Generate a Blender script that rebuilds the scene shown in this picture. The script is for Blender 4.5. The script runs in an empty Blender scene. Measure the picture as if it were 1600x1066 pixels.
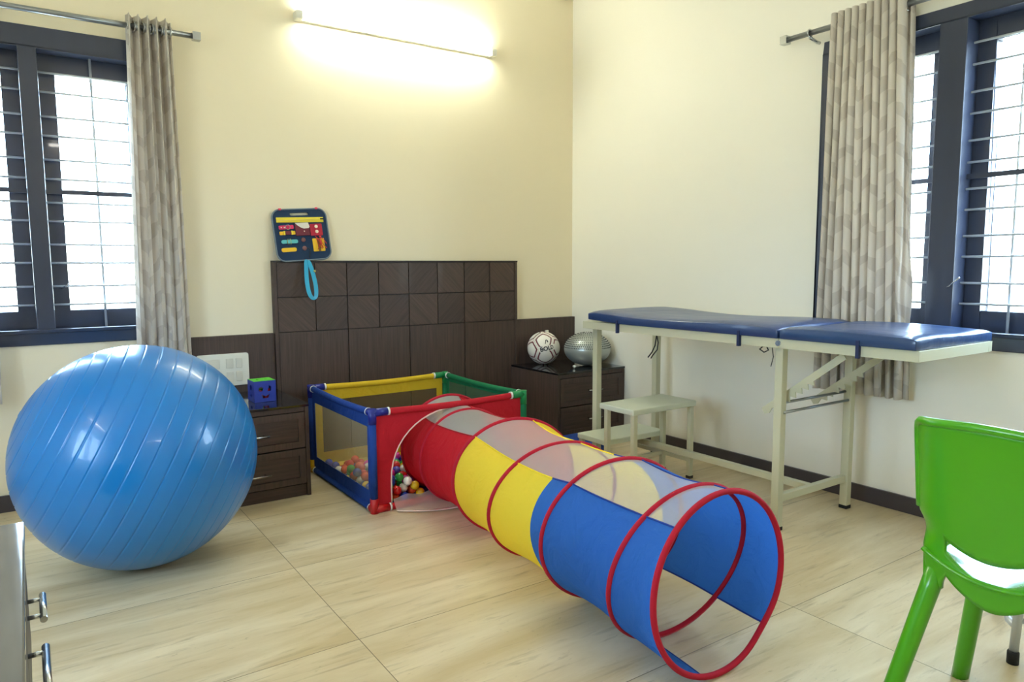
import bpy, bmesh, math, random
from math import sin, cos, pi, radians as rad, sqrt
from mathutils import Vector, Matrix, Euler
random.seed(7)
S = bpy.context.scene
COL = S.collection

# ------------------------------------------------------------------ camera
YAW, PITCH, ROLL, FPX = 34.337, 5.8996, -0.3299, 1113.49
CAM = Vector((-3.1091, -3.8160, 1.07))
y_, p_, r_ = rad(YAW), rad(PITCH), rad(ROLL)
fw = Vector((sin(y_) * cos(p_), cos(y_) * cos(p_), -sin(p_)))
rt = Vector((cos(y_), -sin(y_), 0)); up = rt.cross(fw)
rt2 = rt * cos(r_) + up * sin(r_); up2 = -rt * sin(r_) + up * cos(r_)
cd = bpy.data.cameras.new('camera'); cam = bpy.data.objects.new('camera', cd); COL.objects.link(cam)
cd.sensor_width = 36; cd.sensor_fit = 'HORIZONTAL'; cd.lens = FPX / 1600 * 36; cd.clip_start = .02
cam.matrix_world = Matrix(((rt2.x, up2.x, -fw.x, CAM.x), (rt2.y, up2.y, -fw.y, CAM.y), (rt2.z, up2.z, -fw.z, CAM.z), (0, 0, 0, 1)))
S.camera = cam

# ------------------------------------------------------------------ world, exposure, daylight portals
S.view_settings.view_transform = 'Standard'; S.view_settings.look = 'None'
S.view_settings.gamma = 1; S.view_settings.use_curve_mapping = False
S.view_settings.exposure = 1.40
W = bpy.data.worlds.new('world'); S.world = W; W.use_nodes = True
nt = W.node_tree; nt.nodes.clear()
wo = nt.nodes.new('ShaderNodeOutputWorld'); bg = nt.nodes.new('ShaderNodeBackground')
tc = nt.nodes.new('ShaderNodeTexCoord'); sx = nt.nodes.new('ShaderNodeSeparateXYZ'); cr = nt.nodes.new('ShaderNodeValToRGB')
nt.links.new(tc.outputs['Generated'], sx.inputs[0]); nt.links.new(sx.outputs['Z'], cr.inputs[0])
cr.color_ramp.elements[0].position = .0; cr.color_ramp.elements[0].color = (.42, .50, .47, 1)
cr.color_ramp.elements[1].position = .12; cr.color_ramp.elements[1].color = (.54, .77, 1, 1)
nt.links.new(cr.outputs[0], bg.inputs[0]); bg.inputs[1].default_value = 11.5
nt.links.new(bg.outputs[0], wo.inputs[0])
try:
    S.cycles.use_denoising = True
    S.cycles.max_bounces = 10; S.cycles.transparent_max_bounces = 24; S.cycles.diffuse_bounces = 6
    S.cycles.sample_clamp_indirect = 8
except Exception:
    pass

def portal(name, loc, rot, sx_, sy_):
    l = bpy.data.lights.new(name, 'AREA'); l.shape = 'RECTANGLE'; l.size = sx_; l.size_y = sy_
    l.cycles.is_portal = True
    o = bpy.data.objects.new(name, l); o.location = loc; o.rotation_euler = rot; COL.objects.link(o)
portal('portal_back', (-3.13, .16, 1.42), (rad(-90), 0, 0), 1.3, 1.4)
portal('portal_left', (-4.86, -2.6, 1.42), (0, rad(-90), 0), 1.4, 1.35)
portal('portal_right', (.16, -2.5, 1.42), (0, rad(90), 0), 1.4, 1.35)

# ------------------------------------------------------------------ materials
def lin(c):
    return tuple(((v / 255 / 12.92) if v / 255 <= .04045 else ((v / 255 + .055) / 1.055) ** 2.4) for v in c) + (1,)
MATS = {}
def mat(name, rgb, rough=.5, metal=0, coat=0, bump=0, bscale=200, var=0, vscale=6, stretch=(1, 1, 1), spec=.5, emis=None, sheen=0, bdist=.002):
    if name in MATS: return MATS[name]
    m = bpy.data.materials.new(name); m.use_nodes = True; n = m.node_tree.nodes; L = m.node_tree.links
    b = n['Principled BSDF']; c = lin(rgb)
    b.inputs['Base Color'].default_value = c; b.inputs['Roughness'].default_value = rough
    b.inputs['Metallic'].default_value = metal; b.inputs['Coat Weight'].default_value = coat
    b.inputs['Specular IOR Level'].default_value = spec
    b.inputs['Sheen Weight'].default_value = sheen
    if emis: b.inputs['Emission Color'].default_value = lin(emis[0]); b.inputs['Emission Strength'].default_value = emis[1]
    t = n.new('ShaderNodeTexCoord'); mp = n.new('ShaderNodeMapping'); mp.inputs['Scale'].default_value = stretch
    L.new(t.outputs['Object'], mp.inputs[0])
    if var:
        no = n.new('ShaderNodeTexNoise'); no.inputs['Scale'].default_value = vscale; no.inputs['Detail'].default_value = 6
        L.new(mp.outputs[0], no.inputs['Vector'])
        mx = n.new('ShaderNodeMix'); mx.data_type = 'RGBA'
        mx.inputs['A'].default_value = tuple(v * (1 - var) for v in c[:3]) + (1,); mx.inputs['B'].default_value = tuple(min(1, v * (1 + var)) for v in c[:3]) + (1,)
        L.new(no.outputs['Fac'], mx.inputs['Factor']); L.new(mx.outputs['Result'], b.inputs['Base Color'])
    if bump:
        no2 = n.new('ShaderNodeTexNoise'); no2.inputs['Scale'].default_value = bscale; no2.inputs['Detail'].default_value = 3
        L.new(mp.outputs[0], no2.inputs['Vector'])
        bp = n.new('ShaderNodeBump'); bp.inputs['Strength'].default_value = bump; bp.inputs['Distance'].default_value = bdist
        L.new(no2.outputs['Fac'], bp.inputs['Height']); L.new(bp.outputs[0], b.inputs['Normal'])
    MATS[name] = m
    return m

def fabric(name, rgb, alpha=1.0, trans=.45, bump=.3, rough=.8, weave=0):
    """thin cloth or net: diffuse + translucent, with see-through holes when alpha < 1"""
    if name in MATS: return MATS[name]
    m = bpy.data.materials.new(name); m.use_nodes = True; n = m.node_tree.nodes; L = m.node_tree.links
    n.clear(); out = n.new('ShaderNodeOutputMaterial'); c = lin(rgb)
    d = n.new('ShaderNodeBsdfPrincipled'); d.inputs['Base Color'].default_value = c; d.inputs['Roughness'].default_value = rough
    d.inputs['Specular IOR Level'].default_value = .3
    tr = n.new('ShaderNodeBsdfTranslucent'); tr.inputs[0].default_value = c
    mx = n.new('ShaderNodeMixShader'); mx.inputs[0].default_value = trans
    L.new(d.outputs[0], mx.inputs[1]); L.new(tr.outputs[0], mx.inputs[2])
    t = n.new('ShaderNodeTexCoord'); no = n.new('ShaderNodeTexNoise'); no.inputs['Scale'].default_value = 9; no.inputs['Detail'].default_value = 5
    no.inputs['Distortion'].default_value = 1.2
    L.new(t.outputs['Object'], no.inputs['Vector']); bp = n.new('ShaderNodeBump'); bp.inputs['Strength'].default_value = bump; bp.inputs['Distance'].default_value = .03
    L.new(no.outputs['Fac'], bp.inputs['Height']); L.new(bp.outputs[0], d.inputs['Normal']); L.new(bp.outputs[0], tr.inputs['Normal'])
    last = mx
    if alpha < 1:
        tp = n.new('ShaderNodeBsdfTransparent'); m2 = n.new('ShaderNodeMixShader'); m2.inputs[0].default_value = alpha
        L.new(tp.outputs[0], m2.inputs[1]); L.new(mx.outputs[0], m2.inputs[2]); last = m2
    L.new(last.outputs[0], out.inputs[0])
    MATS[name] = m
    return m

def wood(name, rgb, axis, rough=.55, coat=.04, ang=0, contrast=.35):
    """dark veneer with fine streaks running along an axis (0,1,2), turned by ang about y"""
    if name in MATS: return MATS[name]
    m = bpy.data.materials.new(name); m.use_nodes = True; n = m.node_tree.nodes; L = m.node_tree.links
    b = n['Principled BSDF']; c = lin(rgb); b.inputs['Roughness'].default_value = rough; b.inputs['Coat Weight'].default_value = coat
    t = n.new('ShaderNodeTexCoord'); rm = n.new('ShaderNodeMapping'); rm.inputs['Rotation'].default_value = (0, ang, 0)
    mp = n.new('ShaderNodeMapping'); s = [60, 60, 60]; s[axis] = 2.5; mp.inputs['Scale'].default_value = s
    L.new(t.outputs['Object'], rm.inputs[0]); L.new(rm.outputs[0], mp.inputs[0])
    no = n.new('ShaderNodeTexNoise'); no.inputs['Scale'].default_value = 1.6; no.inputs['Detail'].default_value = 8; no.inputs['Roughness'].default_value = .65
    L.new(mp.outputs[0], no.inputs['Vector'])
    n2 = n.new('ShaderNodeTexNoise'); n2.inputs['Scale'].default_value = 3; L.new(t.outputs['Object'], n2.inputs['Vector'])
    rmp = n.new('ShaderNodeValToRGB'); e = rmp.color_ramp.elements
    e[0].position = .3; e[0].color = tuple(v * (1 - contrast) for v in c[:3]) + (1,); e[1].position = .72; e[1].color = tuple(v * (1 + contrast) for v in c[:3]) + (1,)
    L.new(no.outputs['Fac'], rmp.inputs[0])
    mx = n.new('ShaderNodeMix'); mx.data_type = 'RGBA'; mx.blend_type = 'MULTIPLY'; mx.inputs['Factor'].default_value = .4
    L.new(rmp.outputs[0], mx.inputs['A']); L.new(n2.outputs['Color'], mx.inputs['B'])
    L.new(rmp.outputs[0], b.inputs['Base Color'])
    bp = n.new('ShaderNodeBump'); bp.inputs['Strength'].default_value = .12; bp.inputs['Distance'].default_value = .001
    L.new(no.outputs['Fac'], bp.inputs['Height']); L.new(bp.outputs[0], b.inputs['Normal'])
    MATS[name] = m
    return m

def floor_mat():
    m = bpy.data.materials.new('travertine_tiles'); m.use_nodes = True; n = m.node_tree.nodes; L = m.node_tree.links
    b = n['Principled BSDF']
    def math_(op, a, bb=None, cc=None):
        k = n.new('ShaderNodeMath'); k.operation = op
        for i, v in enumerate((a, bb, cc)):
            if v is None: continue
            if isinstance(v, (int, float)): k.inputs[i].default_value = v
            else: L.new(v, k.inputs[i])
        return k.outputs[0]
    t = n.new('ShaderNodeTexCoord'); sp = n.new('ShaderNodeSeparateXYZ'); L.new(t.outputs['Object'], sp.inputs[0])
    u = math_('DIVIDE', math_('ADD', sp.outputs[0], 2.37), 1.2); v = math_('DIVIDE', math_('ADD', sp.outputs[1], 1.34), .6)
    fu, fv = math_('FLOOR', u), math_('FLOOR', v)
    du = math_('MULTIPLY', math_('ABSOLUTE', math_('SUBTRACT', math_('SUBTRACT', u, fu), .5)), 1.2)
    dv = math_('MULTIPLY', math_('ABSOLUTE', math_('SUBTRACT', math_('SUBTRACT', v, fv), .5)), .6)
    gr = math_('MAXIMUM', math_('GREATER_THAN', du, .6 - .0013), math_('GREATER_THAN', dv, .3 - .0013))
    cb = n.new('ShaderNodeCombineXYZ'); L.new(fu, cb.inputs[0]); L.new(fv, cb.inputs[1])
    wn = n.new('ShaderNodeTexWhiteNoise'); wn.noise_dimensions = '3D'; L.new(cb.outputs[0], wn.inputs['Vector'])
    off = n.new('ShaderNodeVectorMath'); off.operation = 'SCALE'; L.new(wn.outputs['Color'], off.inputs[0]); off.inputs['Scale'].default_value = 7
    ad = n.new('ShaderNodeVectorMath'); ad.operation = 'ADD'; L.new(t.outputs['Object'], ad.inputs[0]); L.new(off.outputs[0], ad.inputs[1])
    def streak(sc, scale, detail, rot=0):
        mp = n.new('ShaderNodeMapping'); mp.inputs['Scale'].default_value = sc; mp.inputs['Rotation'].default_value = (0, 0, rot)
        L.new(ad.outputs[0], mp.inputs[0]); q = n.new('ShaderNodeTexNoise'); q.inputs['Scale'].default_value = scale; q.inputs['Detail'].default_value = detail
        q.inputs['Roughness'].default_value = .62; q.inputs['Distortion'].default_value = .5
        L.new(mp.outputs[0], q.inputs['Vector']); return q.outputs['Fac']
    s1 = streak((.8, 5, 1), 1.6, 8, .05); s2 = streak((3.5, 30, 1), 1.5, 8); s3 = streak((10, 34, 1), 3, 6)
    r1 = n.new('ShaderNodeValToRGB'); e = r1.color_ramp.elements
    e[0].position = .34; e[0].color = lin((194, 174, 134)); e[1].position = .66; e[1].color = lin((220, 206, 176))
    L.new(s1, r1.inputs[0])
    m1 = n.new('ShaderNodeMix'); m1.data_type = 'RGBA'; m1.blend_type = 'MIX'
    rr = n.new('ShaderNodeValToRGB'); rr.color_ramp.elements[0].position = .55; rr.color_ramp.elements[0].color = (0, 0, 0, 1); rr.color_ramp.elements[1].position = .75; rr.color_ramp.elements[1].color = (.75, .75, .75, 1)
    L.new(s2, rr.inputs[0]); L.new(rr.outputs[0], m1.inputs['Factor']); L.new(r1.outputs[0], m1.inputs['A']); m1.inputs['B'].default_value = lin((158, 140, 108))
    r3 = n.new('ShaderNodeValToRGB'); r3.color_ramp.elements[0].position = .64; r3.color_ramp.elements[0].color = (0, 0, 0, 1); r3.color_ramp.elements[1].position = .72; r3.color_ramp.elements[1].color = (.45, .45, .45, 1)
    L.new(s3, r3.inputs[0]); m2 = n.new('ShaderNodeMix'); m2.data_type = 'RGBA'; L.new(r3.outputs[0], m2.inputs['Factor']); L.new(m1.outputs['Result'], m2.inputs['A']); m2.inputs['B'].default_value = lin((140, 124, 98))
    m3 = n.new('ShaderNodeMix'); m3.data_type = 'RGBA'; L.new(gr, m3.inputs['Factor']); L.new(m2.outputs['Result'], m3.inputs['A']); m3.inputs['B'].default_value = lin((120, 106, 82))
    L.new(m3.outputs['Result'], b.inputs['Base Color'])
    b.inputs['Roughness'].default_value = .34; b.inputs['Specular IOR Level'].default_value = .5
    return m

def ball_ridge_mat():
    m = mat('blue_burst_vinyl', (10, 112, 184), rough=.3, coat=.25, spec=.5, var=.06, vscale=4)
    return m

WALL = mat('cream_wall_paint', (236, 225, 197), rough=.6, bump=.15, bscale=60, var=.02, vscale=1.5)
WALL_R = mat('pale_cream_wall_paint', (236, 232, 219), rough=.55, bump=.15, bscale=60, var=.02, vscale=1.5)
CEIL = mat('white_ceiling_paint', (240, 238, 230), rough=.8)
PLY = wood('dark_veneer', (72, 56, 50), 2)
PLY_X = wood('dark_veneer_across', (70, 54, 48), 0)
PLY_A = wood('dark_veneer_diagonal', (76, 59, 52), 2, ang=rad(45))
PLY_B = wood('dark_veneer_counter_diagonal', (68, 53, 48), 2, ang=rad(-45))
EDGE = mat('dark_edge_band', (40, 30, 27), rough=.5)
GLOSSTOP = mat('dark_glossy_glass_top', (16, 16, 20), rough=.12, coat=.6)
WINWOOD = mat('flare_tinted_window_wood', (40, 48, 70), rough=.32, coat=.4, var=.15, vscale=3, stretch=(8, 8, 1))  # blue tint paints the window glare into dark brown wood
SKIRT = mat('dark_grey_skirting_tile', (66, 60, 64), rough=.35, var=.08)
STEEL = mat('brushed_steel', (190, 192, 194), rough=.25, metal=1)
ROD = mat('satin_steel_rod', (150, 155, 160), rough=.3, metal=1)
GRILLE = mat('grey_grille_paint', (205, 210, 216), rough=.35, metal=.2)
BEIGE = mat('beige_enamel_steel', (196, 194, 168), rough=.38, spec=.4, var=.03)
BEIGETOP = mat('pale_grey_green_enamel', (200, 206, 188), rough=.35, var=.03)
NAVY = mat('navy_vinyl', (38, 60, 106), rough=.33, coat=.15, bump=.35, bscale=7, bdist=.02)
NAVY2 = mat('navy_vinyl_foot', (36, 64, 108), rough=.3, coat=.2, bump=.4, bscale=8, bdist=.02)
BLACK = mat('black_rubber', (22, 22, 26), rough=.6)
WHITE = mat('white_plastic', (228, 226, 214), rough=.35)
PALEGREY = mat('switch_grey', (190, 190, 182), rough=.4)

# ------------------------------------------------------------------ mesh helpers
class MB:
    def __init__(self): self.v = []; self.f = []; self.mi = []; self.sm = []
    def add(self, vs, fs, mi=0, smooth=False, M=None):
        o = len(self.v)
        for q in vs:
            q = Vector(q); self.v.append(tuple(M @ q if M else q))
        for f in fs:
            self.f.append(tuple(i + o for i in f)); self.mi.append(mi); self.sm.append(smooth)
        return self
    def box(self, x0, x1, y0, y1, z0, z1, mi=0, M=None):
        vs = [(x, y, z) for x in (x0, x1) for y in (y0, y1) for z in (z0, z1)]
        return self.add(vs, [(0, 1, 3, 2), (4, 6, 7, 5), (0, 4, 5, 1), (2, 3, 7, 6), (0, 2, 6, 4), (1, 5, 7, 3)], mi, False, M)
    def beam(self, a, b, w, h, mi=0, upv=(0, 0, 1)):
        a, b = Vector(a), Vector(b); d = (b - a).normalized(); u = Vector(upv)
        if abs(d.dot(u)) > .98: u = Vector((0, 1, 0))
        s = d.cross(u).normalized(); u = s.cross(d)
        vs = [p + s * sx_ * w / 2 + u * sz * h / 2 for p in (a, b) for sx_ in (-1, 1) for sz in (-1, 1)]
        return self.add(vs, [(0, 1, 3, 2), (4, 6, 7, 5), (0, 4, 5, 1), (2, 3, 7, 6), (0, 2, 6, 4), (1, 5, 7, 3)], mi)
    def tube(self, pts, r, n=12, mi=0, closed=False, caps=True, rs=None):
        pts = [Vector(p) for p in pts]; N = len(pts)
        T = []
        for i in range(N):
            a = pts[(i - 1) % N] if closed or i > 0 else pts[i]; b = pts[(i + 1) % N] if closed or i < N - 1 else pts[i]
            T.append((b - a).normalized())
        u = Vector((0, 0, 1)) if abs(T[0].z) < .9 else Vector((1, 0, 0))
        u = (u - T[0] * u.dot(T[0])).normalized(); vs = []
        for i in range(N):
            u = (u - T[i] * u.dot(T[i])).normalized(); w = T[i].cross(u)
            rr = rs[i] if rs else r
            for k in range(n):
                q = 2 * pi * k / n; vs.append(pts[i] + (u * cos(q) + w * sin(q)) * rr)
        fs = []
        for i in range(N if closed else N - 1):
            j = (i + 1) % N
            sh = 0
            if closed and j == 0:   # match seam
                best = min(range(n), key=lambda s: (vs[i * n] - vs[s]).length); sh = best
            for k in range(n):
                k2 = (k + 1) % n
                fs.append((i * n + k, i * n + k2, j * n + (k2 + sh) % n, j * n + (k + sh) % n))
        self.add(vs, fs, mi, True)
        if caps and not closed:
            self.add([vs[k] for k in range(n)], [tuple(range(n))[::-1]], mi); self.add([vs[(N - 1) * n + k] for k in range(n)], [tuple(range(n))], mi)
        return self
    def lathe(self, prof, n=32, mi=0, M=None, smooth=True):
        vs = []; fs = []
        for (r, z) in prof:
            for k in range(n): q = 2 * pi * k / n; vs.append((r * cos(q), r * sin(q), z))
        for i in range(len(prof) - 1):
            for k in range(n):
                k2 = (k + 1) % n; fs.append((i * n + k, i * n + k2, (i + 1) * n + k2, (i + 1) * n + k))
        self.add(vs, fs, mi, smooth, M)
        if prof[0][0] > 1e-6: self.add([vs[k] for k in range(n)], [tuple(range(n))[::-1]], mi, False, M)
        if prof[-1][0] > 1e-6: self.add([vs[(len(prof) - 1) * n + k] for k in range(n)], [tuple(range(n))], mi, False, M)
        return self
    def grid(self, nu, nv, fn, mi=0, smooth=True, closeu=False):
        vs = [fn(i / (nu if closeu else nu - 1), j / (nv - 1)) for i in range(nu) for j in range(nv)]
        fs = []
        for i in range(nu if closeu else nu - 1):
            for j in range(nv - 1):
                i2 = (i + 1) % nu
                fs.append((i * nv + j, i2 * nv + j, i2 * nv + j + 1, i * nv + j + 1))
        return self.add(vs, fs, mi, smooth)
    def prism(self, poly, t, M=None, mi=0):
        """poly in xz plane, thickness t along y (from 0 to -t: towards the viewer)"""
        n = len(poly)
        vs = [(x, 0, z) for x, z in poly] + [(x, -t, z) for x, z in poly]
        fs = [tuple(range(n)), tuple(range(2 * n - 1, n - 1, -1))] + [(i, i + n, (i + 1) % n + n, (i + 1) % n) for i in range(n)]
        return self.add(vs, fs, mi, False, M)
    def build(self, name, mats, parent=None, bevel=0, solid=0, sub=0, merge=True, seg=2, ang=40):
        me = bpy.data.meshes.new(name); me.from_pydata(self.v, [], self.f); me.update()
        if not isinstance(mats, (list, tuple)): mats = [mats]
        for m in mats: me.materials.append(m)
        for p, i, s in zip(me.polygons, self.mi, self.sm): p.material_index = i; p.use_smooth = s
        bm = bmesh.new(); bm.from_mesh(me)
        if merge: bmesh.ops.remove_doubles(bm, verts=bm.verts, dist=1e-5)
        if not solid: bmesh.ops.recalc_face_normals(bm, faces=bm.faces)
        bm.to_mesh(me); bm.free()
        o = bpy.data.objects.new(name, me); COL.objects.link(o)
        if parent: o.parent = parent
        if solid:
            md = o.modifiers.new('solidify', 'SOLIDIFY'); md.thickness = solid; md.offset = 0
        if bevel:
            md = o.modifiers.new('bevel', 'BEVEL'); md.width = bevel; md.segments = seg; md.limit_method = 'ANGLE'; md.angle_limit = rad(ang)
        if sub:
            md = o.modifiers.new('subdivision', 'SUBSURF'); md.levels = sub; md.render_levels = sub
        return o

def empty(name, loc, label, cat, group=None, rz=0):
    o = bpy.data.objects.new(name, None); COL.objects.link(o); o.location = loc; o.rotation_euler = (0, 0, rz)
    o.empty_display_size = .05
    return tag(o, label, cat, group)
def tag(o, label, cat, group=None, kind=None):
    o['label'] = label; o['category'] = cat
    if group: o['group'] = group
    if kind: o['kind'] = kind
    return o
def struct(o): o['kind'] = 'structure'; return o
def Mt(loc, rot=(0, 0, 0), sc=(1, 1, 1)):
    return Matrix.Translation(Vector(loc)) @ Euler(rot).to_matrix().to_4x4() @ Matrix.Diagonal(Vector((*sc, 1)))
def rrect(w, h, r, n=6, cx=0, cz=0):
    pts = []
    for (sx_, sz, a0) in ((1, 1, 0), (-1, 1, 90), (-1, -1, 180), (1, -1, 270)):
        for k in range(n + 1):
            a = rad(a0 + 90 * k / n); pts.append((cx + sx_ * (w / 2 - r) + r * cos(a), cz + sz * (h / 2 - r) + r * sin(a)))
    return pts

# ------------------------------------------------------------------ room
XL, YF, ZC, TH = -4.7, -5.6, 3.0, .2
WB = (-3.75, -2.53, .735, 2.12)       # window in the back wall: x0 x1 z0 z1
WR = (-3.25, -1.83, .735, 2.088)      # window in the right wall: y0 y1 z0 z1
struct(MB().box(XL - TH, TH, YF - TH, TH, -.1, 0).build('floor', floor_mat()))
struct(MB().box(XL - TH, TH, YF - TH, TH, ZC, ZC + .1).build('ceiling', CEIL))
b = MB(); b.box(XL, WB[0], 0, TH, 0, ZC); b.box(WB[1], TH, 0, TH, 0, ZC); b.box(WB[0], WB[1], 0, TH, 0, WB[2]); b.box(WB[0], WB[1], 0, TH, WB[3], ZC)
struct(b.build('wall_back', WALL))
b = MB(); b.box(0, TH, WR[1], 0, 0, ZC); b.box(0, TH, YF, WR[0], 0, ZC); b.box(0, TH, WR[0], WR[1], 0, WR[2]); b.box(0, TH, WR[0], WR[1], WR[3], ZC)
struct(b.build('wall_right', WALL_R))
WL = (-3.3, -1.9, .735, 2.1)       # window in the left wall, unseen, added for light from the left
b = MB(); b.box(XL - TH, XL, WL[1], TH, 0, ZC); b.box(XL - TH, XL, YF, WL[0], 0, ZC); b.box(XL - TH, XL, WL[0], WL[1], 0, WL[2]); b.box(XL - TH, XL, WL[0], WL[1], WL[3], ZC)
struct(b.build('wall_left', WALL_R))
struct(MB().box(XL - TH, TH, YF - TH, YF, 0, ZC).build('wall_front', WALL_R))
struct(MB().box(XL, -2.62, -.012, 0, 0, .075).build('baseboard_back', SKIRT))
struct(MB().box(-.012, 0, YF, -.56, 0, .072).build('baseboard_right', SKIRT))

BARZ = [.912, .996, 1.102, 1.185, 1.29, 1.373, 1.4775, 1.563, 1.668, 1.752, 1.858, 1.942]
GLASS = bpy.data.materials.new('window_glass'); GLASS.use_nodes = True
n = GLASS.node_tree.nodes; n.clear(); o_ = n.new('ShaderNodeOutputMaterial'); g1 = n.new('ShaderNodeBsdfGlossy'); g1.inputs['Roughness'].default_value = .02
t1 = n.new('ShaderNodeBsdfTransparent'); mx_ = n.new('ShaderNodeMixShader'); mx_.inputs[0].default_value = .06
GLASS.node_tree.links.new(t1.outputs[0], mx_.inputs[1]); GLASS.node_tree.links.new(g1.outputs[0], mx_.inputs[2]); GLASS.node_tree.links.new(mx_.outputs[0], o_.inputs[0])

def window(name, a0, a1, z0, z1, openings, T, vbars):
    """a = coordinate along the wall, depth d measured out of the room; T maps (a, d, z) to the world"""
    def bx(mb, A0, A1, D0, D1, Z0, Z1):
        vs = [T(a, d, z) for a in (A0, A1) for d in (D0, D1) for z in (Z0, Z1)]
        mb.add(vs, [(0, 1, 3, 2), (4, 6, 7, 5), (0, 4, 5, 1), (2, 3, 7, 6), (0, 2, 6, 4), (1, 5, 7, 3)])
    root = bpy.data.objects.new(name, None); COL.objects.link(root); root.location = T((a0 + a1) / 2, 0, z0); root['kind'] = 'structure'
    bpy.context.view_layer.update()
    def done(mb, nm, m, **k):
        o = mb.build(nm, m, **k); o.parent = root; o.matrix_parent_inverse = root.matrix_world.inverted(); return o
    zb, zt = .80, 2.03
    mb = MB(); D = .09
    bx(mb, a0, a1, -.012, D, z0, zb); bx(mb, a0, a1, -.012, D, zt, z1)
    edges = [a0] + [q for op in openings for q in op] + [a1]
    for i in range(0, len(edges), 2): bx(mb, edges[i], edges[i + 1], -.012, D, zb, zt)
    bx(mb, a0, a1, -.026, .02, zb - .012, zb + .006)      # nosing
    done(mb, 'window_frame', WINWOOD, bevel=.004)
    for (p, q) in openings:
        mb = MB(); w = .062
        bx(mb, p - .01, p + w, .088, .15, zb - .01, zt + .01); bx(mb, q - w, q + .01, .088, .15, zb - .01, zt + .01)
        bx(mb, p + w, q - w, .088, .15, zb - .01, zb + .085); bx(mb, p + w, q - w, .088, .15, zt - .085, zt + .01)
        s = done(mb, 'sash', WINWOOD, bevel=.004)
        mb = MB(); bx(mb, p + w, q - w, .124, .128, zb + .085, zt - .085); g = done(mb, 'pane', GLASS)
        mb = MB()
        for z in BARZ: mb.tube([T(p, .05, z), T(q, .05, z)], .0048, 8)
        done(mb, 'grille_bars', GRILLE)
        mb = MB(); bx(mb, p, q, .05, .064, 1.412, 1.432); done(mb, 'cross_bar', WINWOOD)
    for a in vbars:
        mb = MB(); mb.tube([T(a, .06, zb), T(a, .06, zt)], .0055, 8); done(mb, 'grille_upright', GRILLE)
    # latch
    return root, done
wroot, wdone = window('window_1', WB[0], WB[1], WB[2], WB[3], [(-3.70, -3.07), (-3.0, -2.58)], lambda a, d, z: Vector((a, d, z)), [-2.795, -3.38])
mb = MB().tube([(-2.97, .03, .985), (-2.945, .01, 1.0), (-2.925, 0, 1.03)], .003, 6); wdone(mb, 'window_latch', STEEL)
wroot, wdone = window('window_2', WR[0], WR[1], WR[2], WR[3], [(-3.2, -2.44), (-2.335, -1.9)], lambda a, d, z: Vector((d, a, z)), [-2.615, -2.12, -2.95])
mb = MB().tube([(.0, -2.40, .975), (-.02, -2.43, .985), (-.03, -2.47, 1.02)], .003, 6); wdone(mb, 'window_latch', STEEL)

window('added_window', WL[0], WL[1], WL[2], WL[3], [(-3.25, -2.64), (-2.56, -1.95)], lambda a, d, z: Vector((XL - d, a, z)), [-2.9, -2.25])  # unseen window, put in to bring daylight from the left
# ------------------------------------------------------------------ curtains and rods
def curtain_mat():
    m = bpy.data.materials.new('silver_beige_curtain'); m.use_nodes = True; n = m.node_tree.nodes; L = m.node_tree.links; n.clear()
    out = n.new('ShaderNodeOutputMaterial'); uv = n.new('ShaderNodeUVMap'); uv.uv_map = 'cloth'
    mp = n.new('ShaderNodeMapping'); L.new(uv.outputs[0], mp.inputs[0]); mp.inputs['Scale'].default_value = (1, 1, 1)
    sp = n.new('ShaderNodeSeparateXYZ'); L.new(mp.outputs[0], sp.inputs[0])
    # leaf-like chevrons woven into the cloth
    def mth(op, a, bb=None):
        k = n.new('ShaderNodeMath'); k.operation = op
        for i, v in enumerate((a, bb)):
            if v is None: continue
            if isinstance(v, (int, float)): k.inputs[i].default_value = v
            else: L.new(v, k.inputs[i])
        return k.outputs[0]
    tri = mth('PINGPONG', sp.outputs[0], .12)
    wv = mth('FRACT', mth('DIVIDE', mth('ADD', sp.outputs[1], mth('MULTIPLY', tri, 1.3)), .16))
    nz = n.new('ShaderNodeTexNoise'); nz.inputs['Scale'].default_value = 14; L.new(mp.outputs[0], nz.inputs['Vector'])
    fac = mth('LESS_THAN', mth('ADD', wv, mth('MULTIPLY', mth('SUBTRACT', nz.outputs['Fac'], .5), .9)), .33)
    mx = n.new('ShaderNodeMix'); mx.data_type = 'RGBA'; L.new(fac, mx.inputs['Factor']); mx.inputs['A'].default_value = lin((224, 216, 206)); mx.inputs['B'].default_value = lin((208, 199, 189))
    d = n.new('ShaderNodeBsdfPrincipled'); d.inputs['Roughness'].default_value = .6; L.new(mx.outputs['Result'], d.inputs['Base Color']); d.inputs['Sheen Weight'].default_value = .2
    tr = n.new('ShaderNodeBsdfTranslucent'); L.new(mx.outputs['Result'], tr.inputs[0]); ms = n.new('ShaderNodeMixShader'); ms.inputs[0].default_value = .34
    L.new(d.outputs[0], ms.inputs[1]); L.new(tr.outputs[0], ms.inputs[2]); L.new(ms.outputs[0], out.inputs[0])
    return m
CURT = curtain_mat()
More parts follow.
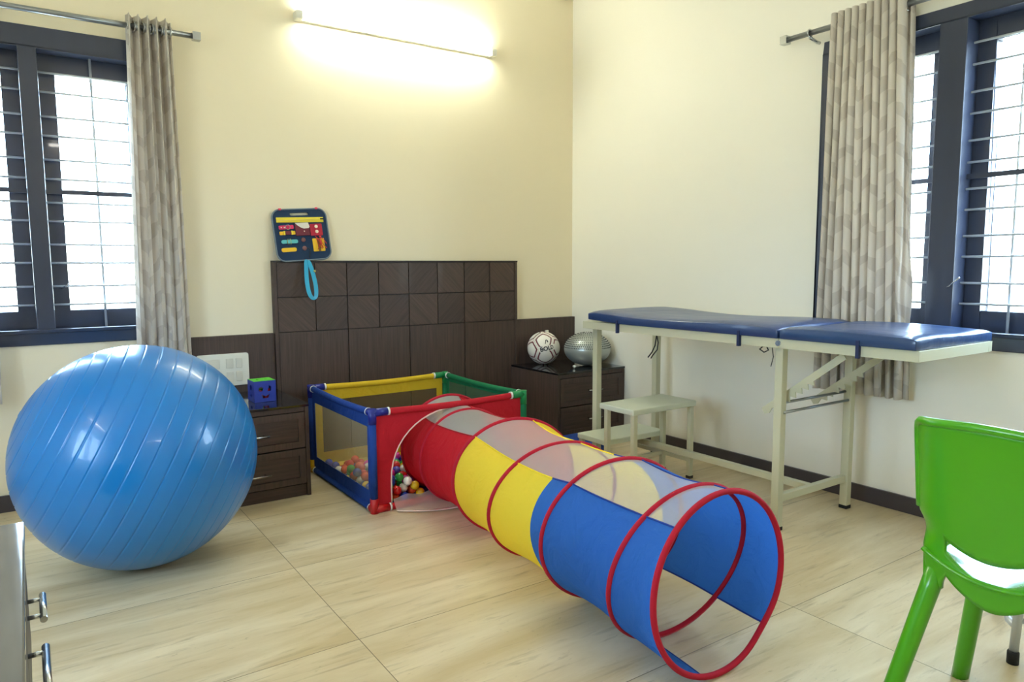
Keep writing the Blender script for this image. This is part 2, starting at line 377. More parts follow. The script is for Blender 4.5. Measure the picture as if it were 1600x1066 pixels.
def curtain(name, T, a0t, a1t, a0b, a1b, zt, zb, folds, amp, label, flap=None, seed=1):
    """T(a, d, z): a along the wall, d out of the wall into the room"""
    rnd = random.Random(seed); ph = [rnd.uniform(-.5, .5) for _ in range(folds * 2 + 2)]
    nu, nv = folds * 14 + 1, 40; vs = []; uvs = []
    for j in range(nv):
        t = j / (nv - 1); z = zt + (zb - zt) * t
        for i in range(nu):
            s = i / (nu - 1)
            a = (a0t + (a1t - a0t) * s) * (1 - t) + (a0b + (a1b - a0b) * s) * t
            q = s * folds * 2 * pi + ph[int(s * folds)] * t * .8 * sin(pi * ((s * folds) % 1))
            k = amp * (1 + .25 * sin(3 * t + 2 * s)) * (1 - .12 * t)
            d = k * sin(q) + .012 * sin(2.2 * q + 5 * t) * t
            a2 = a + .35 * amp * sin(2 * q) * .6
            if flap and s > .93:
                w = math.exp(-((z - flap[0]) / flap[1]) ** 2); a2 += flap[2] * w * (s - .93) / .07; d += .03 * w
            z2 = z + (.004 * sin(q * 1.0) if j == 0 else 0)
            vs.append(T(a2, d, z2)); uvs.append((s * (abs(a1t - a0t)) * 2.6, z))
    fs = [(j * nu + i, j * nu + i + 1, (j + 1) * nu + i + 1, (j + 1) * nu + i) for j in range(nv - 1) for i in range(nu - 1)]
    me = bpy.data.meshes.new(name); me.from_pydata([tuple(v) for v in vs], [], fs); me.update()
    ul = me.uv_layers.new(name='cloth')
    for p in me.polygons:
        p.use_smooth = True
        for li in p.loop_indices: ul.data[li].uv = uvs[me.loops[li].vertex_index]
    me.materials.append(CURT)
    o = bpy.data.objects.new('cloth', me); COL.objects.link(o)
    md = o.modifiers.new('solidify', 'SOLIDIFY'); md.thickness = .003
    c = T((a0b + a1b) / 2, 0, zb)
    r = empty(name, c, label, 'curtain')
    bpy.context.view_layer.update(); o.parent = r; o.matrix_parent_inverse = r.matrix_world.inverted()
    # steel eyelets on both edges where the cloth shows its rings
    mb = MB()
    for k in range(folds * 2):
        s = (k + .5) / (folds * 2); a = a0t + (a1t - a0t) * s; sg = 1 if k % 2 else -1
        pts = [T(a + .006 * sg * cos(q), .024 * cos(q), (zt - .045) + .024 * sin(q)) for q in [2 * pi * m_ / 16 for m_ in range(16)]]
        mb.tube(pts, .0035, 6, closed=True)
    e = mb.build('eyelets', STEEL); e.parent = r; e.matrix_parent_inverse = r.matrix_world.inverted()
    return r
TB = lambda a, d, z: Vector((a, -.095 - d, z))
TR = lambda a, d, z: Vector((-.078 - d, a, z))
curtain('curtain', TB, -2.655, -2.47, -2.69, -2.45, 2.205, .50, 5, .034, 'gathered silver beige curtain between the left window and the busy board', seed=3)
curtain('curtain', TB, -3.62, -3.175, -3.60, -3.215, 2.205, .50, 7, .036, 'curtain at the far left edge, only a sliver of hem showing beside the ball', seed=4)
curtain('curtain', TR, -1.925, -2.25, -1.905, -2.31, 2.165, .505, 10, .034, 'long gathered beige curtain of the right window hanging behind the exam couch', flap=(.97, .13, -.035), seed=5)

def rod(T, a0, a1, z, label, brackets, caps):
    c = T((a0 + a1) / 2, 0, z); r = empty('curtain_rod', c, label, 'curtain rod'); bpy.context.view_layer.update()
    def put(mb, nm, m):
        o = mb.build(nm, m); o.parent = r; o.matrix_parent_inverse = r.matrix_world.inverted()
    put(MB().tube([T(a0, 0, z), T(a1, 0, z)], .0125, 16), 'pole', ROD)
    for a, sg in caps:
        mb = MB(); p = T(a, 0, z); q = T(a + sg * .035, 0, z); d = (q - p).normalized()
        mb.beam(p, q, .036, .036); put(mb, 'finial', STEEL)
    for a in brackets:
        mb = MB(); mb.tube([T(a, 0, z - .018), T(a, -.06, z - .03), T(a, -.093, z - .03)], .007, 10)
        pts = [T(a, .016 * cos(q), z + .016 * sin(q)) for q in [2 * pi * m_ / 16 for m_ in range(16)]]; mb.tube(pts, .004, 6, closed=True)
        mb.tube([T(a, -.085, z - .03), T(a, -.095, z - .03)], .024, 18); put(mb, 'bracket', STEEL)
rod(TB, -3.75, -2.375, 2.162, 'brushed steel curtain rod above the left window', [-2.56, -3.72], [(-2.38, 1)])
rod(TR, -3.4, -1.69, 2.124, 'brushed steel curtain rod above the right window', [-1.80, -3.3], [(-1.69, 1)])

# ------------------------------------------------------------------ tube lights
TUBE = mat('glowing_tube', (255, 255, 250), emis=((250, 255, 238), 42))
FILL_TUBE = mat('added_fill_tube', (255, 250, 235), emis=((255, 250, 240), 22))  # glow of the unseen tubes added as room fill
def tube_light(M, length, label, mtl, tname='glass_tube'):
    r = empty('tube_light', (0, 0, 0), label, 'tube light'); r.matrix_world = M
    MB().box(-length / 2, length / 2, -.028, 0, -.018, .018).build('housing', WHITE, r, bevel=.003)
    for s in (-1, 1): MB().box(s * length / 2 - .018, s * length / 2 + .018, -.062, 0, -.021, .021).build('end_cap', WHITE, r, bevel=.005)
    MB().tube([(-length / 2 + .018, -.046, .0), (length / 2 - .018, -.046, .0)], .013, 16).build(tname, mtl, r)
tube_light(Mt((-1.255, 0, 2.37)), 1.19, 'glowing white tube light mounted high on the back wall', TUBE)
tube_light(Mt((XL, -2.6, 2.45), (0, 0, rad(90))), 1.19, 'added fill tube light on the left wall, out of view', FILL_TUBE)  # added tube, unseen, throws light across from the left
tube_light(Mt((-2.2, YF, 2.45), (0, 0, rad(180))), 1.19, 'added fill tube light on the front wall, out of view', FILL_TUBE)  # added tube behind the camera, unseen, brightens the room
tube_light(Mt((-2.6, -3.9, ZC), (rad(-90), 0, 0)), 1.19, 'added fill tube light on the ceiling, out of view', FILL_TUBE)  # added ceiling tube, unseen, for overall brightness

# white sensor in the upper corner
r = empty('smoke_detector', (-.09, -.045, 2.80), 'white round detector at the top of the corner between the two walls', 'detector')
MB().lathe([(0, 0), (.035, .002), (.048, .012), (.05, .03), (.045, .04)], 32).build('housing', WHITE, r)
MB().lathe([(.0, -.008), (.012, -.006), (.018, 0.002), (.018, .006)], 20).build('sensor_dome', PALEGREY, r)
MB().tube([(0, 0, .035), (0, 0, .2)], .012, 12).build('stem', WHITE, r)

# ------------------------------------------------------------------ headboard with wainscot panels
T_ = .04
hb = empty('headboard', (-1.26, -T_ / 2, 0), 'tall dark brown veneered headboard with square tiles on the back wall', 'headboard')
def loc_(mb_, name, m, root, **k):
    o = mb_.build(name, m, **k); bpy.context.view_layer.update(); o.parent = root; o.matrix_parent_inverse = root.matrix_world.inverted(); return o
xs = [-2.016, -1.812, -1.632, -1.443, -1.255, -1.066, -.881, -.696, -.506]
HT = 1.11
loc_(MB().box(-2.03, -.49, -.03, -.002, 0, HT - .005), 'backing', EDGE, hb)
loc_(MB().box(-2.034, -.486, -T_ - .003, -.002, HT - .008, HT + .002), 'top_edge', EDGE, hb)
for side in (0, 1):
    x0 = -2.034 if side == 0 else -.506
    loc_(MB().box(x0, x0 + .018, -T_ - .002, -.002, 0, HT - .008), 'side_edge', PLY, hb, bevel=.001)
g = .0022
for row, (z0, z1) in enumerate(((.919, HT - .008), (.734, .919))):
    for k in range(8):
        m = PLY_A if (k + row) % 2 else PLY_B
        loc_(MB().box(xs[k] + g, xs[k + 1] - g, -T_, -.028, z0 + g, z1 - g), 'square_panel', m, hb, bevel=.0012)
for k in range(4):
    loc_(MB().box(xs[2 * k] + g, xs[2 * k + 2] - g, -T_, -.028, .0, .734 - g), 'lower_panel', PLY, hb, bevel=.0012)
wl = MB(); wl.box(-2.60, -2.036, -.03, 0, 0, .733)
tag(wl.build('wainscot_panel', PLY, bevel=.002), 'low dark veneer wall panel behind the switch board, left of the headboard', 'wall panel')
wl = MB(); wl.box(-.484, -.0, -.03, 0, 0, .733)
tag(wl.build('wainscot_panel', PLY, bevel=.002), 'low dark veneer wall panel behind the football, right of the headboard', 'wall panel')

# ------------------------------------------------------------------ nightstands
def nightstand(x0, x1, yf, top, label, hx, hz):
    yb = -.032 if x0 < -2.1 else -.045
    r = empty('nightstand', ((x0 + x1) / 2, (yf + yb) / 2, 0), label, 'nightstand'); bpy.context.view_layer.update()
    t = .018
    mb = MB(); mb.box(x0, x0 + t, yf, yb, 0, top - .012); mb.box(x1 - t, x1, yf, yb, 0, top - .012); mb.box(x0, x1, yb - .01, yb, 0, top - .012)
    mb.box(x0 + t, x1 - t, yf + .02, yb, .05, .065); mb.box(x0 + t, x1 - t, yf + .004, yb, top - .035, top - .012)
    loc_(mb, 'carcass', PLY, r, bevel=.0015)
    loc_(MB().box(x0 + t, x1 - t, yf + .012, yf + .028, .0, .055), 'plinth', PLY_X, r)
    loc_(MB().box(x0 - .001, x1 + .001, yf - .004, yb, top - .012, top), 'glossy_top', GLOSSTOP, r, bevel=.002)
    zm = (.06 + top - .035) / 2
    for (z0, z1), hz_ in zip(((.062, zm - .003), (zm + .003, top - .038)), hz):
        d = loc_(MB().box(x0 + t + .003, x1 - t - .003, yf + .004, yf + .022, z0, z1), 'drawer', PLY_X, r, bevel=.001)
        fr = MB(); w = .03; X0, X1 = x0 + t + .003, x1 - t - .003
        fr.box(X0, X1, yf - .002, yf + .004, z0, z0 + w); fr.box(X0, X1, yf - .002, yf + .004, z1 - w, z1); fr.box(X0, X0 + w, yf - .002, yf + .004, z0 + w, z1 - w); fr.box(X1 - w, X1, yf - .002, yf + .004, z0 + w, z1 - w)
        f = loc_(fr, 'drawer_frame', PLY, d, bevel=.001)
        h = MB(); h.tube([(hx[0], yf - .028, hz_), (hx[1], yf - .028, hz_)], .005, 12)
        for q in (hx[0] + .02, hx[1] - .02): h.tube([(q, yf - .028, hz_), (q, yf + .004, hz_)], .0035, 8)
        loc_(h, 'handle', STEEL, d)
    return r
nightstand(-2.57, -2.04, -.553, .44, 'dark two-drawer nightstand beside the blue ball, carrying the toy cube', (-2.36, -2.23), (.131, .313))
nightstand(-.54, -.004, -.53, .445, 'dark two-drawer nightstand in the room corner, carrying the football', (-.32, -.21), (.15, .324))

# switch board
r = empty('switch_board', (-2.30, -.031, .56), 'cream socket and switch plate on the dark panel above the blue ball', 'switch board')
MB().prism(rrect(.25, .165, .012), .014).build('plate', WHITE, r, bevel=.003)
FACE = mat('switch_cream', (214, 210, 196), rough=.35)
for (x, z, w, h) in ((-.06, .033, .085, .05), (.03, .033, .035, .05), (.075, .033, .03, .05), (-.06, -.035, .085, .05), (.03, -.035, .035, .05), (.075, -.035, .03, .05)):
    MB().box(x - w / 2, x + w / 2, -.019, -.0135, z - h / 2, z + h / 2).build('switch' if w < .05 else 'socket', FACE, r, bevel=.002)

# toy shape sorter cube
r = empty('shape_sorter', (-2.195, -.345, .441), 'small blue plastic shape sorter cube with a lime green lid', 'toy', rz=rad(2))
BLU = mat('toy_blue', (38, 62, 168), rough=.35); GRN = mat('toy_green', (96, 200, 60), rough=.35); RED = mat('toy_red', (210, 40, 50), rough=.35)
DK = mat('toy_hole_shade', (18, 22, 70), rough=.6)
s = .05
def plate_with_holes(holes, nm, m, M):
    # plate in xz, size 2s, holes drawn as recessed shapes behind a real cut: built from strips around each hole
    bm = bmesh.new(); out = [(-s, 0), (s, 0), (s, 2 * s), (-s, 2 * s)]
    es = []
    for loop in [out] + holes:
        vv = [bm.verts.new((x, 0, z)) for x, z in loop]
        es += [bm.edges.new((vv[i], vv[(i + 1) % len(vv)])) for i in range(len(vv))]
    bmesh.ops.triangle_fill(bm, use_beauty=True, edges=es)
    bm.transform(M); me = bpy.data.meshes.new(nm); bm.to_mesh(me); bm.free(); me.materials.append(m)
    o = bpy.data.objects.new(nm, me); COL.objects.link(o); o.parent = r
    md = o.modifiers.new('solidify', 'SOLIDIFY'); md.thickness = .003; md.offset = 0
    return o
def ell(cx, cz, a, b_, n=16): return [(cx + a * cos(2 * pi * k / n), cz + b_ * sin(2 * pi * k / n)) for k in range(n)]
front_holes = [ell(-.02, .062, .011, .011), [(.012, .05), (.026, .05), (.03, .07), (.018, .078)], [(-.012, .018), (.014, .018), (.02, .036), (.001, .026), (-.016, .036)]]
plate_with_holes(front_holes, 'front_face', BLU, Mt((0, -s, 0)))
plate_with_holes([ell(0, .066, .014, .014), ell(0, .028, .013, .010, 4)], 'side_face', BLU, Mt((-s, 0, 0), (0, 0, rad(-90))))
plate_with_holes([ell(0, .05, .02, .02)], 'side_face', BLU, Mt((s, 0, 0), (0, 0, rad(90))))
plate_with_holes([ell(0, .05, .02, .02)], 'back_face', BLU, Mt((0, s, 0)))
plate_with_holes([ell(-.022, .05, .012, .012, 4), ell(.022, .058, .012, .01, 3)], 'lid', GRN, Mt((0, -s, 2 * s), (rad(-90), 0, 0)) @ Mt((0, 0, 0), (0, 0, 0), (1, 1, 1)))
MB().box(-s, s, -s, s, 0, .003).build('bottom_face', BLU, r)
for (p, m) in (((-.02, -.02, .022), RED), ((.016, -.018, .03), RED), ((.01, .02, .024), GRN)):
    MB().box(p[0] - .013, p[0] + .013, p[1] - .013, p[1] + .013, .004, p[2] + .03, M=None).build('shape_block', m, r, bevel=.002)

# ------------------------------------------------------------------ busy board
BB = empty('busy_board', (-1.862, -.046, 1.114), 'navy felt busy board of zips and buckles leaning on top of the headboard', 'busy board')
BB.rotation_euler = (rad(-7), rad(-4), 0)
FELT = mat('navy_felt', (28, 52, 82), rough=.95, bump=.3, bscale=400); GREYE = mat('grey_binding', (110, 122, 132), rough=.8)
YEL = mat('yellow_fabric', (226, 205, 60), rough=.8); YELP = mat('yellow_felt', (232, 186, 50), rough=.9); PINK = mat('pink_strap', (206, 40, 92), rough=.7)
TEAL = mat('teal_strap', (94, 186, 190), rough=.6); MAR = mat('maroon_felt', (108, 44, 56), rough=.9); REDF = mat('crimson_felt', (170, 36, 56), rough=.9)
CREAM = mat('cream_felt', (222, 216, 204), rough=.9); BRN = mat('brown_button', (120, 76, 72), rough=.5); BTN = mat('cream_button', (232, 214, 190), rough=.4); CORD = mat('red_cord', (206, 36, 50), rough=.7)
RIB = mat('blue_ribbon', (30, 150, 190), rough=.4, coat=.2)
def shape_in(nm, outer, holes, m, y0, t, parent, bevel=0):
    bm = bmesh.new(); es = []
    for loop in [outer] + holes:
        vv = [bm.verts.new((x, y0, z)) for x, z in loop]; es += [bm.edges.new((vv[i], vv[(i + 1) % len(vv)])) for i in range(len(vv))]
    bmesh.ops.triangle_fill(bm, use_beauty=True, edges=es)
    bmesh.ops.recalc_face_normals(bm, faces=bm.faces)
    if bm.faces[:] and bm.faces[:][0].normal.y > 0: bmesh.ops.reverse_faces(bm, faces=bm.faces)
    me = bpy.data.meshes.new(nm); bm.to_mesh(me); bm.free(); me.materials.append(m)
    o = bpy.data.objects.new(nm, me); COL.objects.link(o); o.parent = parent
    md = o.modifiers.new('solidify', 'SOLIDIFY'); md.thickness = t; md.offset = -1
    if bevel: md = o.modifiers.new('bevel', 'BEVEL'); md.width = bevel; md.segments = 2; md.limit_method = 'ANGLE'
    return o
BW, BH = .29, .272
shape_in('board', rrect(BW, BH, .045, 8, 0, BH / 2), [rrect(.1, .015, .007, 4, .0, BH - .026)], FELT, -.006, .012, BB)
pts = [(x, -.004, z) for x, z in rrect(BW, BH, .045, 10, 0, BH / 2)]
MB().tube(pts, .0042, 8, closed=True).build('piping', GREYE, BB)
for x in (-.1, .095): MB().box(x - .007, x + .007, -.013, .004, BH - .004, BH + .006).build('pink_clip', mat('pink_clip', (220, 60, 90), rough=.4), BB, bevel=.002)
def patch(nm, x0, x1, z0, z1, m, t=.004, rot=0, r_c=.004, y=-.006, bevel=.001):
    return MB().prism(rrect(x1 - x0, z1 - z0, min(r_c, (z1 - z0) / 2 - .0005), 5), t, Mt(((x0 + x1) / 2, y, (z0 + z1) / 2), (0, rot, 0))).build(nm, m, BB, bevel=bevel)
zp = patch('zipper', -.126, .126, .201, .228, YEL, .003, rad(1.5), .002)
MB().box(-.124, .118, -.0115, -.009, .2135, .2155).build('zip_teeth', mat('zip_teeth', (214, 196, 120), rough=.4), zp)
MB().box(.108, .128, -.015, -.009, .212, .219).build('zip_pull', BLACK, zp, bevel=.001)
k1 = patch('pink_strap', -.118, -.04, .168, .188, PINK, rot=rad(-1))
MB().tube([(-.072 + .012 * cos(q), -.012, .177 + .012 * sin(q)) for q in [2 * pi * k / 16 for k in range(16)]], .0016, 6, closed=True).build('ring_buckle', STEEL, k1)
for x in (-.105, -.09): MB().lathe([(0, .0015), (.003, .0012), (.0035, 0)], 12, M=Mt((x, -.0105, .177), (rad(90), 0, 0))).build('snap', BTN, k1)
k2 = patch('yellow_strap', -.118, -.035, .138, .157, YELP)
MB().box(-.09, -.058, -.018, -.010, .1375, .1575).build('clip_buckle', MAR, k2, bevel=.002)
MB().box(-.098, -.09, -.016, -.010, .137, .158).build('buckle_loop', YEL, k2, bevel=.001); MB().box(-.058, -.05, -.016, -.010, .137, .158).build('buckle_loop', YEL, k2, bevel=.001)
k3 = patch('teal_strap', -.115, -.027, .092, .112, TEAL, r_c=.009)
MB().tube([(-.075 + .009 * sx_, -.012, .102 + .013 * sz) for sx_, sz in ((-1, -1), (1, -1), (1, 1), (-1, 1))], .0018, 6, closed=True).build('buckle', mat('brass', (196, 190, 120), rough=.3, metal=.8), k3)
patch('yellow_tab', -.12, -.04, .049, .070, YELP, r_c=.009)
k4 = patch('pouch', -.033, .042, .13, .195, MAR, .008)
shape_in('flap', [(-.033, .198), (.037, .198), (.044, .176), (.038, .168), (.012, .166), (-.006, .174), (-.022, .186)], [], CREAM, -.0142, .002, k4)
MB().lathe([(0, .0015), (.003, .0012), (.0035, 0)], 12, M=Mt((.012, -.0142, .152), (rad(90), 0, 0))).build('pouch_snap', BTN, k4)
k5 = patch('red_patch', .046, .112, .127, .19, REDF, .005)
for z in (.175, .148): MB().lathe([(0, .002), (.007, .002), (.009, .001), (.009, -.001)], 20, M=Mt((.08, -.012, z), (rad(90), 0, 0))).build('button', BTN, k5)
for z in (.108, .063): MB().lathe([(0, .003), (.009, .003), (.012, .001), (.012, -.001)], 20, M=Mt((.003, -.007, z), (rad(90), 0, 0))).build('brown_button', BRN, BB)
k6 = patch('lacing_patch', .05, .114, .042, .112, YELP, .005)
MB().box(.076, .090, -.0125, -.011, .043, .111).build('dark_band', mat('olive_band', (130, 90, 40), rough=.8), k6)
for j in range(7):
    rr = random.Random(j); a = Vector((.08 + rr.uniform(-.02, .02), -.016, .118 + rr.uniform(-.01, .01))); b_ = Vector((.1 + rr.uniform(-.035, .035), -.02 - .001 * j, .06 + rr.uniform(-.012, .02)))
    m_ = (a + b_) / 2 + Vector((rr.uniform(-.01, .01), -.004, .0)); MB().tube([a, (a + m_) / 2 + Vector((0, -.002, 0)), m_, b_], .0015, 6).build('red_lace', CORD, k6)
lp = [(.02, -.018, .038), (.012, -.019, .03), (.0, -.018, .024)]
MB().tube([(.018, -.012, .065), (.03, -.013, .05), (.026, -.014, .035), (.022, -.015, .02), (.018, -.016, .01)], .002, 6).build('key_clip', BLACK, BB)
# hanging ribbon loop: belongs to the board, hangs in front of the headboard
rb = MB(); W2 = .0125
path = [(.002, -.010, .006), (-.006, -.020, -.03), (-.018, -.032, -.09), (-.023, -.042, -.15), (-.020, -.048, -.19), (-.006, -.050, -.212), (.010, -.050, -.208), (.020, -.046, -.18), (.024, -.038, -.12), (.018, -.026, -.05), (.010, -.012, .004)]
def ribv(i):
    a = Vector(path[max(0, i - 1)]); c = Vector(path[min(len(path) - 1, i + 1)]); t = (c - a).normalized(); n_ = Vector((0, -1, -.15)).normalized(); return t.cross(n_).normalized()
vs = []; fs = []
for i, q in enumerate(path):
    d = ribv(i) * W2; vs += [Vector(q) - d, Vector(q) + d]
for i in range(len(path) - 1): fs.append((2 * i, 2 * i + 1, 2 * i + 3, 2 * i + 2))
rb.add(vs, fs, 0, True).build('hanging_ribbon', RIB, BB, solid=.0012, sub=2)
MB().box(.026, .036, -.034, -.026, -.07, -.058).build('ribbon_slider', mat('brass', (196, 190, 120)), BB, bevel=.001)

# ------------------------------------------------------------------ big blue exercise ball
bx_, by_, br = -2.797, -.962, .4
prof = []; NR = 24
zs = []
N = 520
for i in range(N + 1):
    ph = -pi / 2 + pi * i / N; lat = ph / pi * NR          # ridge index
    fr = abs(lat - round(lat)); dr = 0
    if abs(ph) < rad(80) and fr < .042: dr = -.0026 * (1 - (fr / .042) ** 2)
    prof.append(((br + dr) * cos(ph) if 0 < i < N else 0, (br + dr) * sin(ph)))
axis = (rt2 * -.78 + up2 * .42 - fw * .46).normalized()
q = Vector((0, 0, 1)).rotation_difference(axis)
r = empty('exercise_ball', (bx_, by_, 0), 'huge glossy blue exercise ball with fine ridges', 'exercise ball')
MB().lathe(prof, 144, M=Matrix.Translation((0, 0, br)) @ q.to_matrix().to_4x4()).build('ball_skin', ball_ridge_mat(), r)
MB().lathe([(.0, .003), (.01, .003), (.012, 0), (.012, -.004)], 20, M=Matrix.Translation((0, 0, br)) @ q.to_matrix().to_4x4() @ Matrix.Translation((0, 0, br - .002))).build('valve_plug', mat('blue_plug', (60, 140, 190), rough=.4), r)

# ------------------------------------------------------------------ football
def football():
    R_ = .105; c = Vector((-.362, -.155, .447 + R_))
    r = empty('football', (c.x, c.y, c.z - R_), 'white football with dark red hexagon outlines and lettering on the corner nightstand', 'ball')
    g = (1 + sqrt(5)) / 2
    pent = [Vector(v).normalized() for a in (-1, 1) for b__ in (-g, g) for v in ((0, a, b__), (a, b__, 0), (b__, 0, a))]
    hexa = []
    for i in range(12):
        for j in range(i + 1, 12):
            for k in range(j + 1, 12):
                if (pent[i] - pent[j]).length < 1.1 and (pent[j] - pent[k]).length < 1.1 and (pent[i] - pent[k]).length < 1.1:
                    hexa.append((pent[i] + pent[j] + pent[k]).normalized())
    tocam = (CAM - c).normalized(); side = Vector((0, 0, 1)).cross(tocam).normalized(); upc = tocam.cross(side)
    # turn so that one hexagon faces up-right as in the photo
    tgt = (tocam * .9 + upc * .42 + side * .1).normalized()
    Q = hexa[0].rotation_difference(tgt).to_matrix() ; Q = Matrix.Rotation(rad(25), 3, tgt) @ Q
    Q2 = pent[0].rotation_difference((tocam * .86 + upc * .46 + side * .02).normalized()).to_matrix(); Q2 = Matrix.Rotation(rad(18), 3, (Q2 @ pent[0])) @ Q2
    cen = [(Q2 @ p, .0) for p in pent]
    bm = bmesh.new(); bmesh.ops.create_uvsphere(bm, u_segments=256, v_segments=128, radius=R_)
    me = bpy.data.meshes.new('leather_skin'); bm.to_mesh(me); bm.free()
    ca = me.color_attributes.new('panel', 'FLOAT_COLOR', 'POINT')
    for i, v in enumerate(me.vertices):
        d = v.co.normalized(); ds = sorted(((math.acos(max(-1, min(1, d.dot(p)))) - o) for p, o in cen))
        gap = ds[1] - ds[0]
        if d.dot(tocam) > 0:
            uu, ww = d.dot(side) - .26, d.dot(upc) + .02; ul, wl_ = uu * cos(rad(13)) + ww * sin(rad(13)), -uu * sin(rad(13)) + ww * cos(rad(13))
            if abs(ul) < .52 and abs(wl_) < .17: gap = .6
        if gap < .02: col = lin((196, 186, 180)); v.co = d * (R_ - .0008)
        elif .15 < gap < .28: col = lin((112, 22, 38))
        elif .28 <= gap < .32: col = lin((36, 36, 52))
        else: col = lin((232, 228, 220))
        ca.data[i].color = col
    for p in me.polygons: p.use_smooth = True
    m = bpy.data.materials.new('football_leather'); m.use_nodes = True; at = m.node_tree.nodes.new('ShaderNodeAttribute'); at.attribute_name = 'panel'
    m.node_tree.links.new(at.outputs['Color'], m.node_tree.nodes['Principled BSDF'].inputs['Base Color']); m.node_tree.nodes['Principled BSDF'].inputs['Roughness'].default_value = .35
    me.materials.append(m); o = bpy.data.objects.new('leather_skin', me); COL.objects.link(o); o.parent = r; o.location = (0, 0, R_)
    INK = mat('black_print', (24, 24, 34), rough=.5)
    def wrap(mesh, nm, cu, cv, size, roll):
        xs_ = [v.co.x for v in mesh.vertices]; ys_ = [v.co.y for v in mesh.vertices]; mx_, my_ = (min(xs_) + max(xs_)) / 2, (min(ys_) + max(ys_)) / 2
        for v in mesh.vertices:
            u, w = (v.co.x - mx_) * size, (v.co.y - my_) * size
            u, w = u * cos(roll) - w * sin(roll) + cu, u * sin(roll) + w * cos(roll) + cv
            d = (tocam + side * u + upc * w).normalized(); v.co = d * (R_ + .0007)
        mesh.materials.clear(); mesh.materials.append(INK); ob = bpy.data.objects.new(nm, mesh); COL.objects.link(ob); ob.parent = r; ob.location = (0, 0, R_)
    cu_ = bpy.data.curves.new('lettering', 'FONT'); cu_.body = 'BOLD'; cu_.size = 1; cu_.offset = .035; cu_.resolution_u = 3
    to = bpy.data.objects.new('lettering', cu_); COL.objects.link(to); bpy.context.view_layer.update()
    dg = bpy.context.evaluated_depsgraph_get(); tm = bpy.data.meshes.new_from_object(to.evaluated_get(dg)); bpy.data.objects.remove(to)
    bm = bmesh.new(); bm.from_mesh(tm); bmesh.ops.subdivide_edges(bm, edges=bm.edges, cuts=1); bmesh.ops.triangulate(bm, faces=bm.faces); bm.to_mesh(tm); bm.free()
    wrap(tm, 'lettering', .26, -.02, .37, rad(13))
    lm = bpy.data.meshes.new('emblem'); lm.from_pydata([(0, 0, 0), (.16, 0, 0), (.36, .75, 0), (.25, 1, 0), (.5, .75, 0), (.55, .35, 0), (.8, .45, 0), (.72, .9, 0), (.4, 1.15, 0), (.16, .95, 0)], [], [(0, 1, 2, 9), (9, 2, 3), (9, 3, 8), (3, 4, 8), (4, 7, 8), (4, 5, 6, 7)])
    wrap(lm, 'emblem', .2, .42, .30, 0)
football()
tag(MB().box(-.258, -.236, -.045, -.0305, .618, .652).build('wall_clip', WHITE, bevel=.002), 'tiny white fitting on the dark panel just above the football', 'fitting')

# silver dome balance ball
def silver():
    c = Vector((-.168, -.36, .446)); R_ = .148
    r = empty('massage_ball', c, 'silver grey squashed balance ball with a dotted top beside the football', 'ball')
    SIL = mat('silver_rubber', (176, 182, 178), rough=.34, metal=.5)
    pr = [(0, 0), (.05, .001), (.09, .012)]
    H_ = .21; zc = .105
    for k in range(3, 41):
        a = -pi / 2 + pi * k / 40
        pr.append((R_ * cos(a) if k < 40 else 0, zc + zc * sin(a)))
    pr = [(0, 0)] + [(R_ * cos(-pi / 2 + pi * k / 48), zc + zc * sin(-pi / 2 + pi * k / 48)) for k in range(3, 48)] + [(0, H_)]
    MB().lathe(pr, 64).build('body', SIL, r)
    nb = MB()
    for ring in range(11):
        a = rad(8 + ring * 7.2); rr = R_ * cos(a); z = zc + zc * sin(a); n_ = max(6, int(2 * pi * rr / .0125))
        for k in range(n_):
            q = 2 * pi * (k + .5 * (ring % 2)) / n_; p = Vector((rr * cos(q), rr * sin(q), z)); w = .0042
            nrm = Vector((cos(q) * cos(a) / R_, sin(q) * cos(a) / R_, sin(a) / zc)).normalized(); t1 = Vector((-sin(q), cos(q), 0)); t2 = nrm.cross(t1)
            vs = [p + (t1 * cos(h) + t2 * sin(h)) * w for h in (0, pi / 3, 2 * pi / 3, pi, 4 * pi / 3, 5 * pi / 3)] + [p + nrm * .005]
            nb.add(vs, [(i, (i + 1) % 6, 6) for i in range(6)], 0, True)
    nb.build('nubs', mat('dark_silver_rubber', (58, 62, 64), rough=.5, metal=.2), r, merge=False)
silver()
tag(MB().lathe([(.0, 0), (.011, .0), (.009, .006), (.002, .02), (0, .021)], 16, M=Mt((-.335, -.43, .4565), (0, rad(75), 0))).build('plug', WHITE), 'tiny white conical stopper lying in front of the silver ball', 'plug')

# ------------------------------------------------------------------ play pen
PX0, PX1, PY0, PY1, PH = -1.9, -1.10, -.97, -.175, .463
pen = empty('play_pen', ((PX0 + PX1) / 2, (PY0 + PY1) / 2, 0), 'square play pen of blue, red, yellow and green fabric sides holding the ball pit', 'play pen'); bpy.context.view_layer.update()
FB = fabric('pen_blue_cloth', (28, 66, 148), trans=.12); FR_ = fabric('pen_red_cloth', (196, 30, 46), trans=.22); FY = fabric('pen_yellow_cloth', (232, 200, 50), trans=.3); FG = fabric('pen_green_cloth', (26, 120, 76), trans=.2)
NETL = fabric('pale_net', (206, 200, 172), alpha=.36, trans=.35); NETY = fabric('yellow_net', (150, 130, 90), alpha=.5, trans=.3); NETG = fabric('green_net', (80, 130, 95), alpha=.6, trans=.3)
PB = mat('connector_blue', (24, 36, 130), rough=.3); PG = mat('connector_green', (16, 130, 70), rough=.3); PR = mat('connector_red', (190, 26, 34), rough=.3); PW = mat('white_ring', (230, 228, 222), rough=.4); PYL = mat('connector_yellow', (220, 170, 20), rough=.3)
cs = {'FL': (PX0, PY0), 'BL': (PX0, PY1), 'BR': (PX1, PY1), 'FR': (PX1, PY0)}
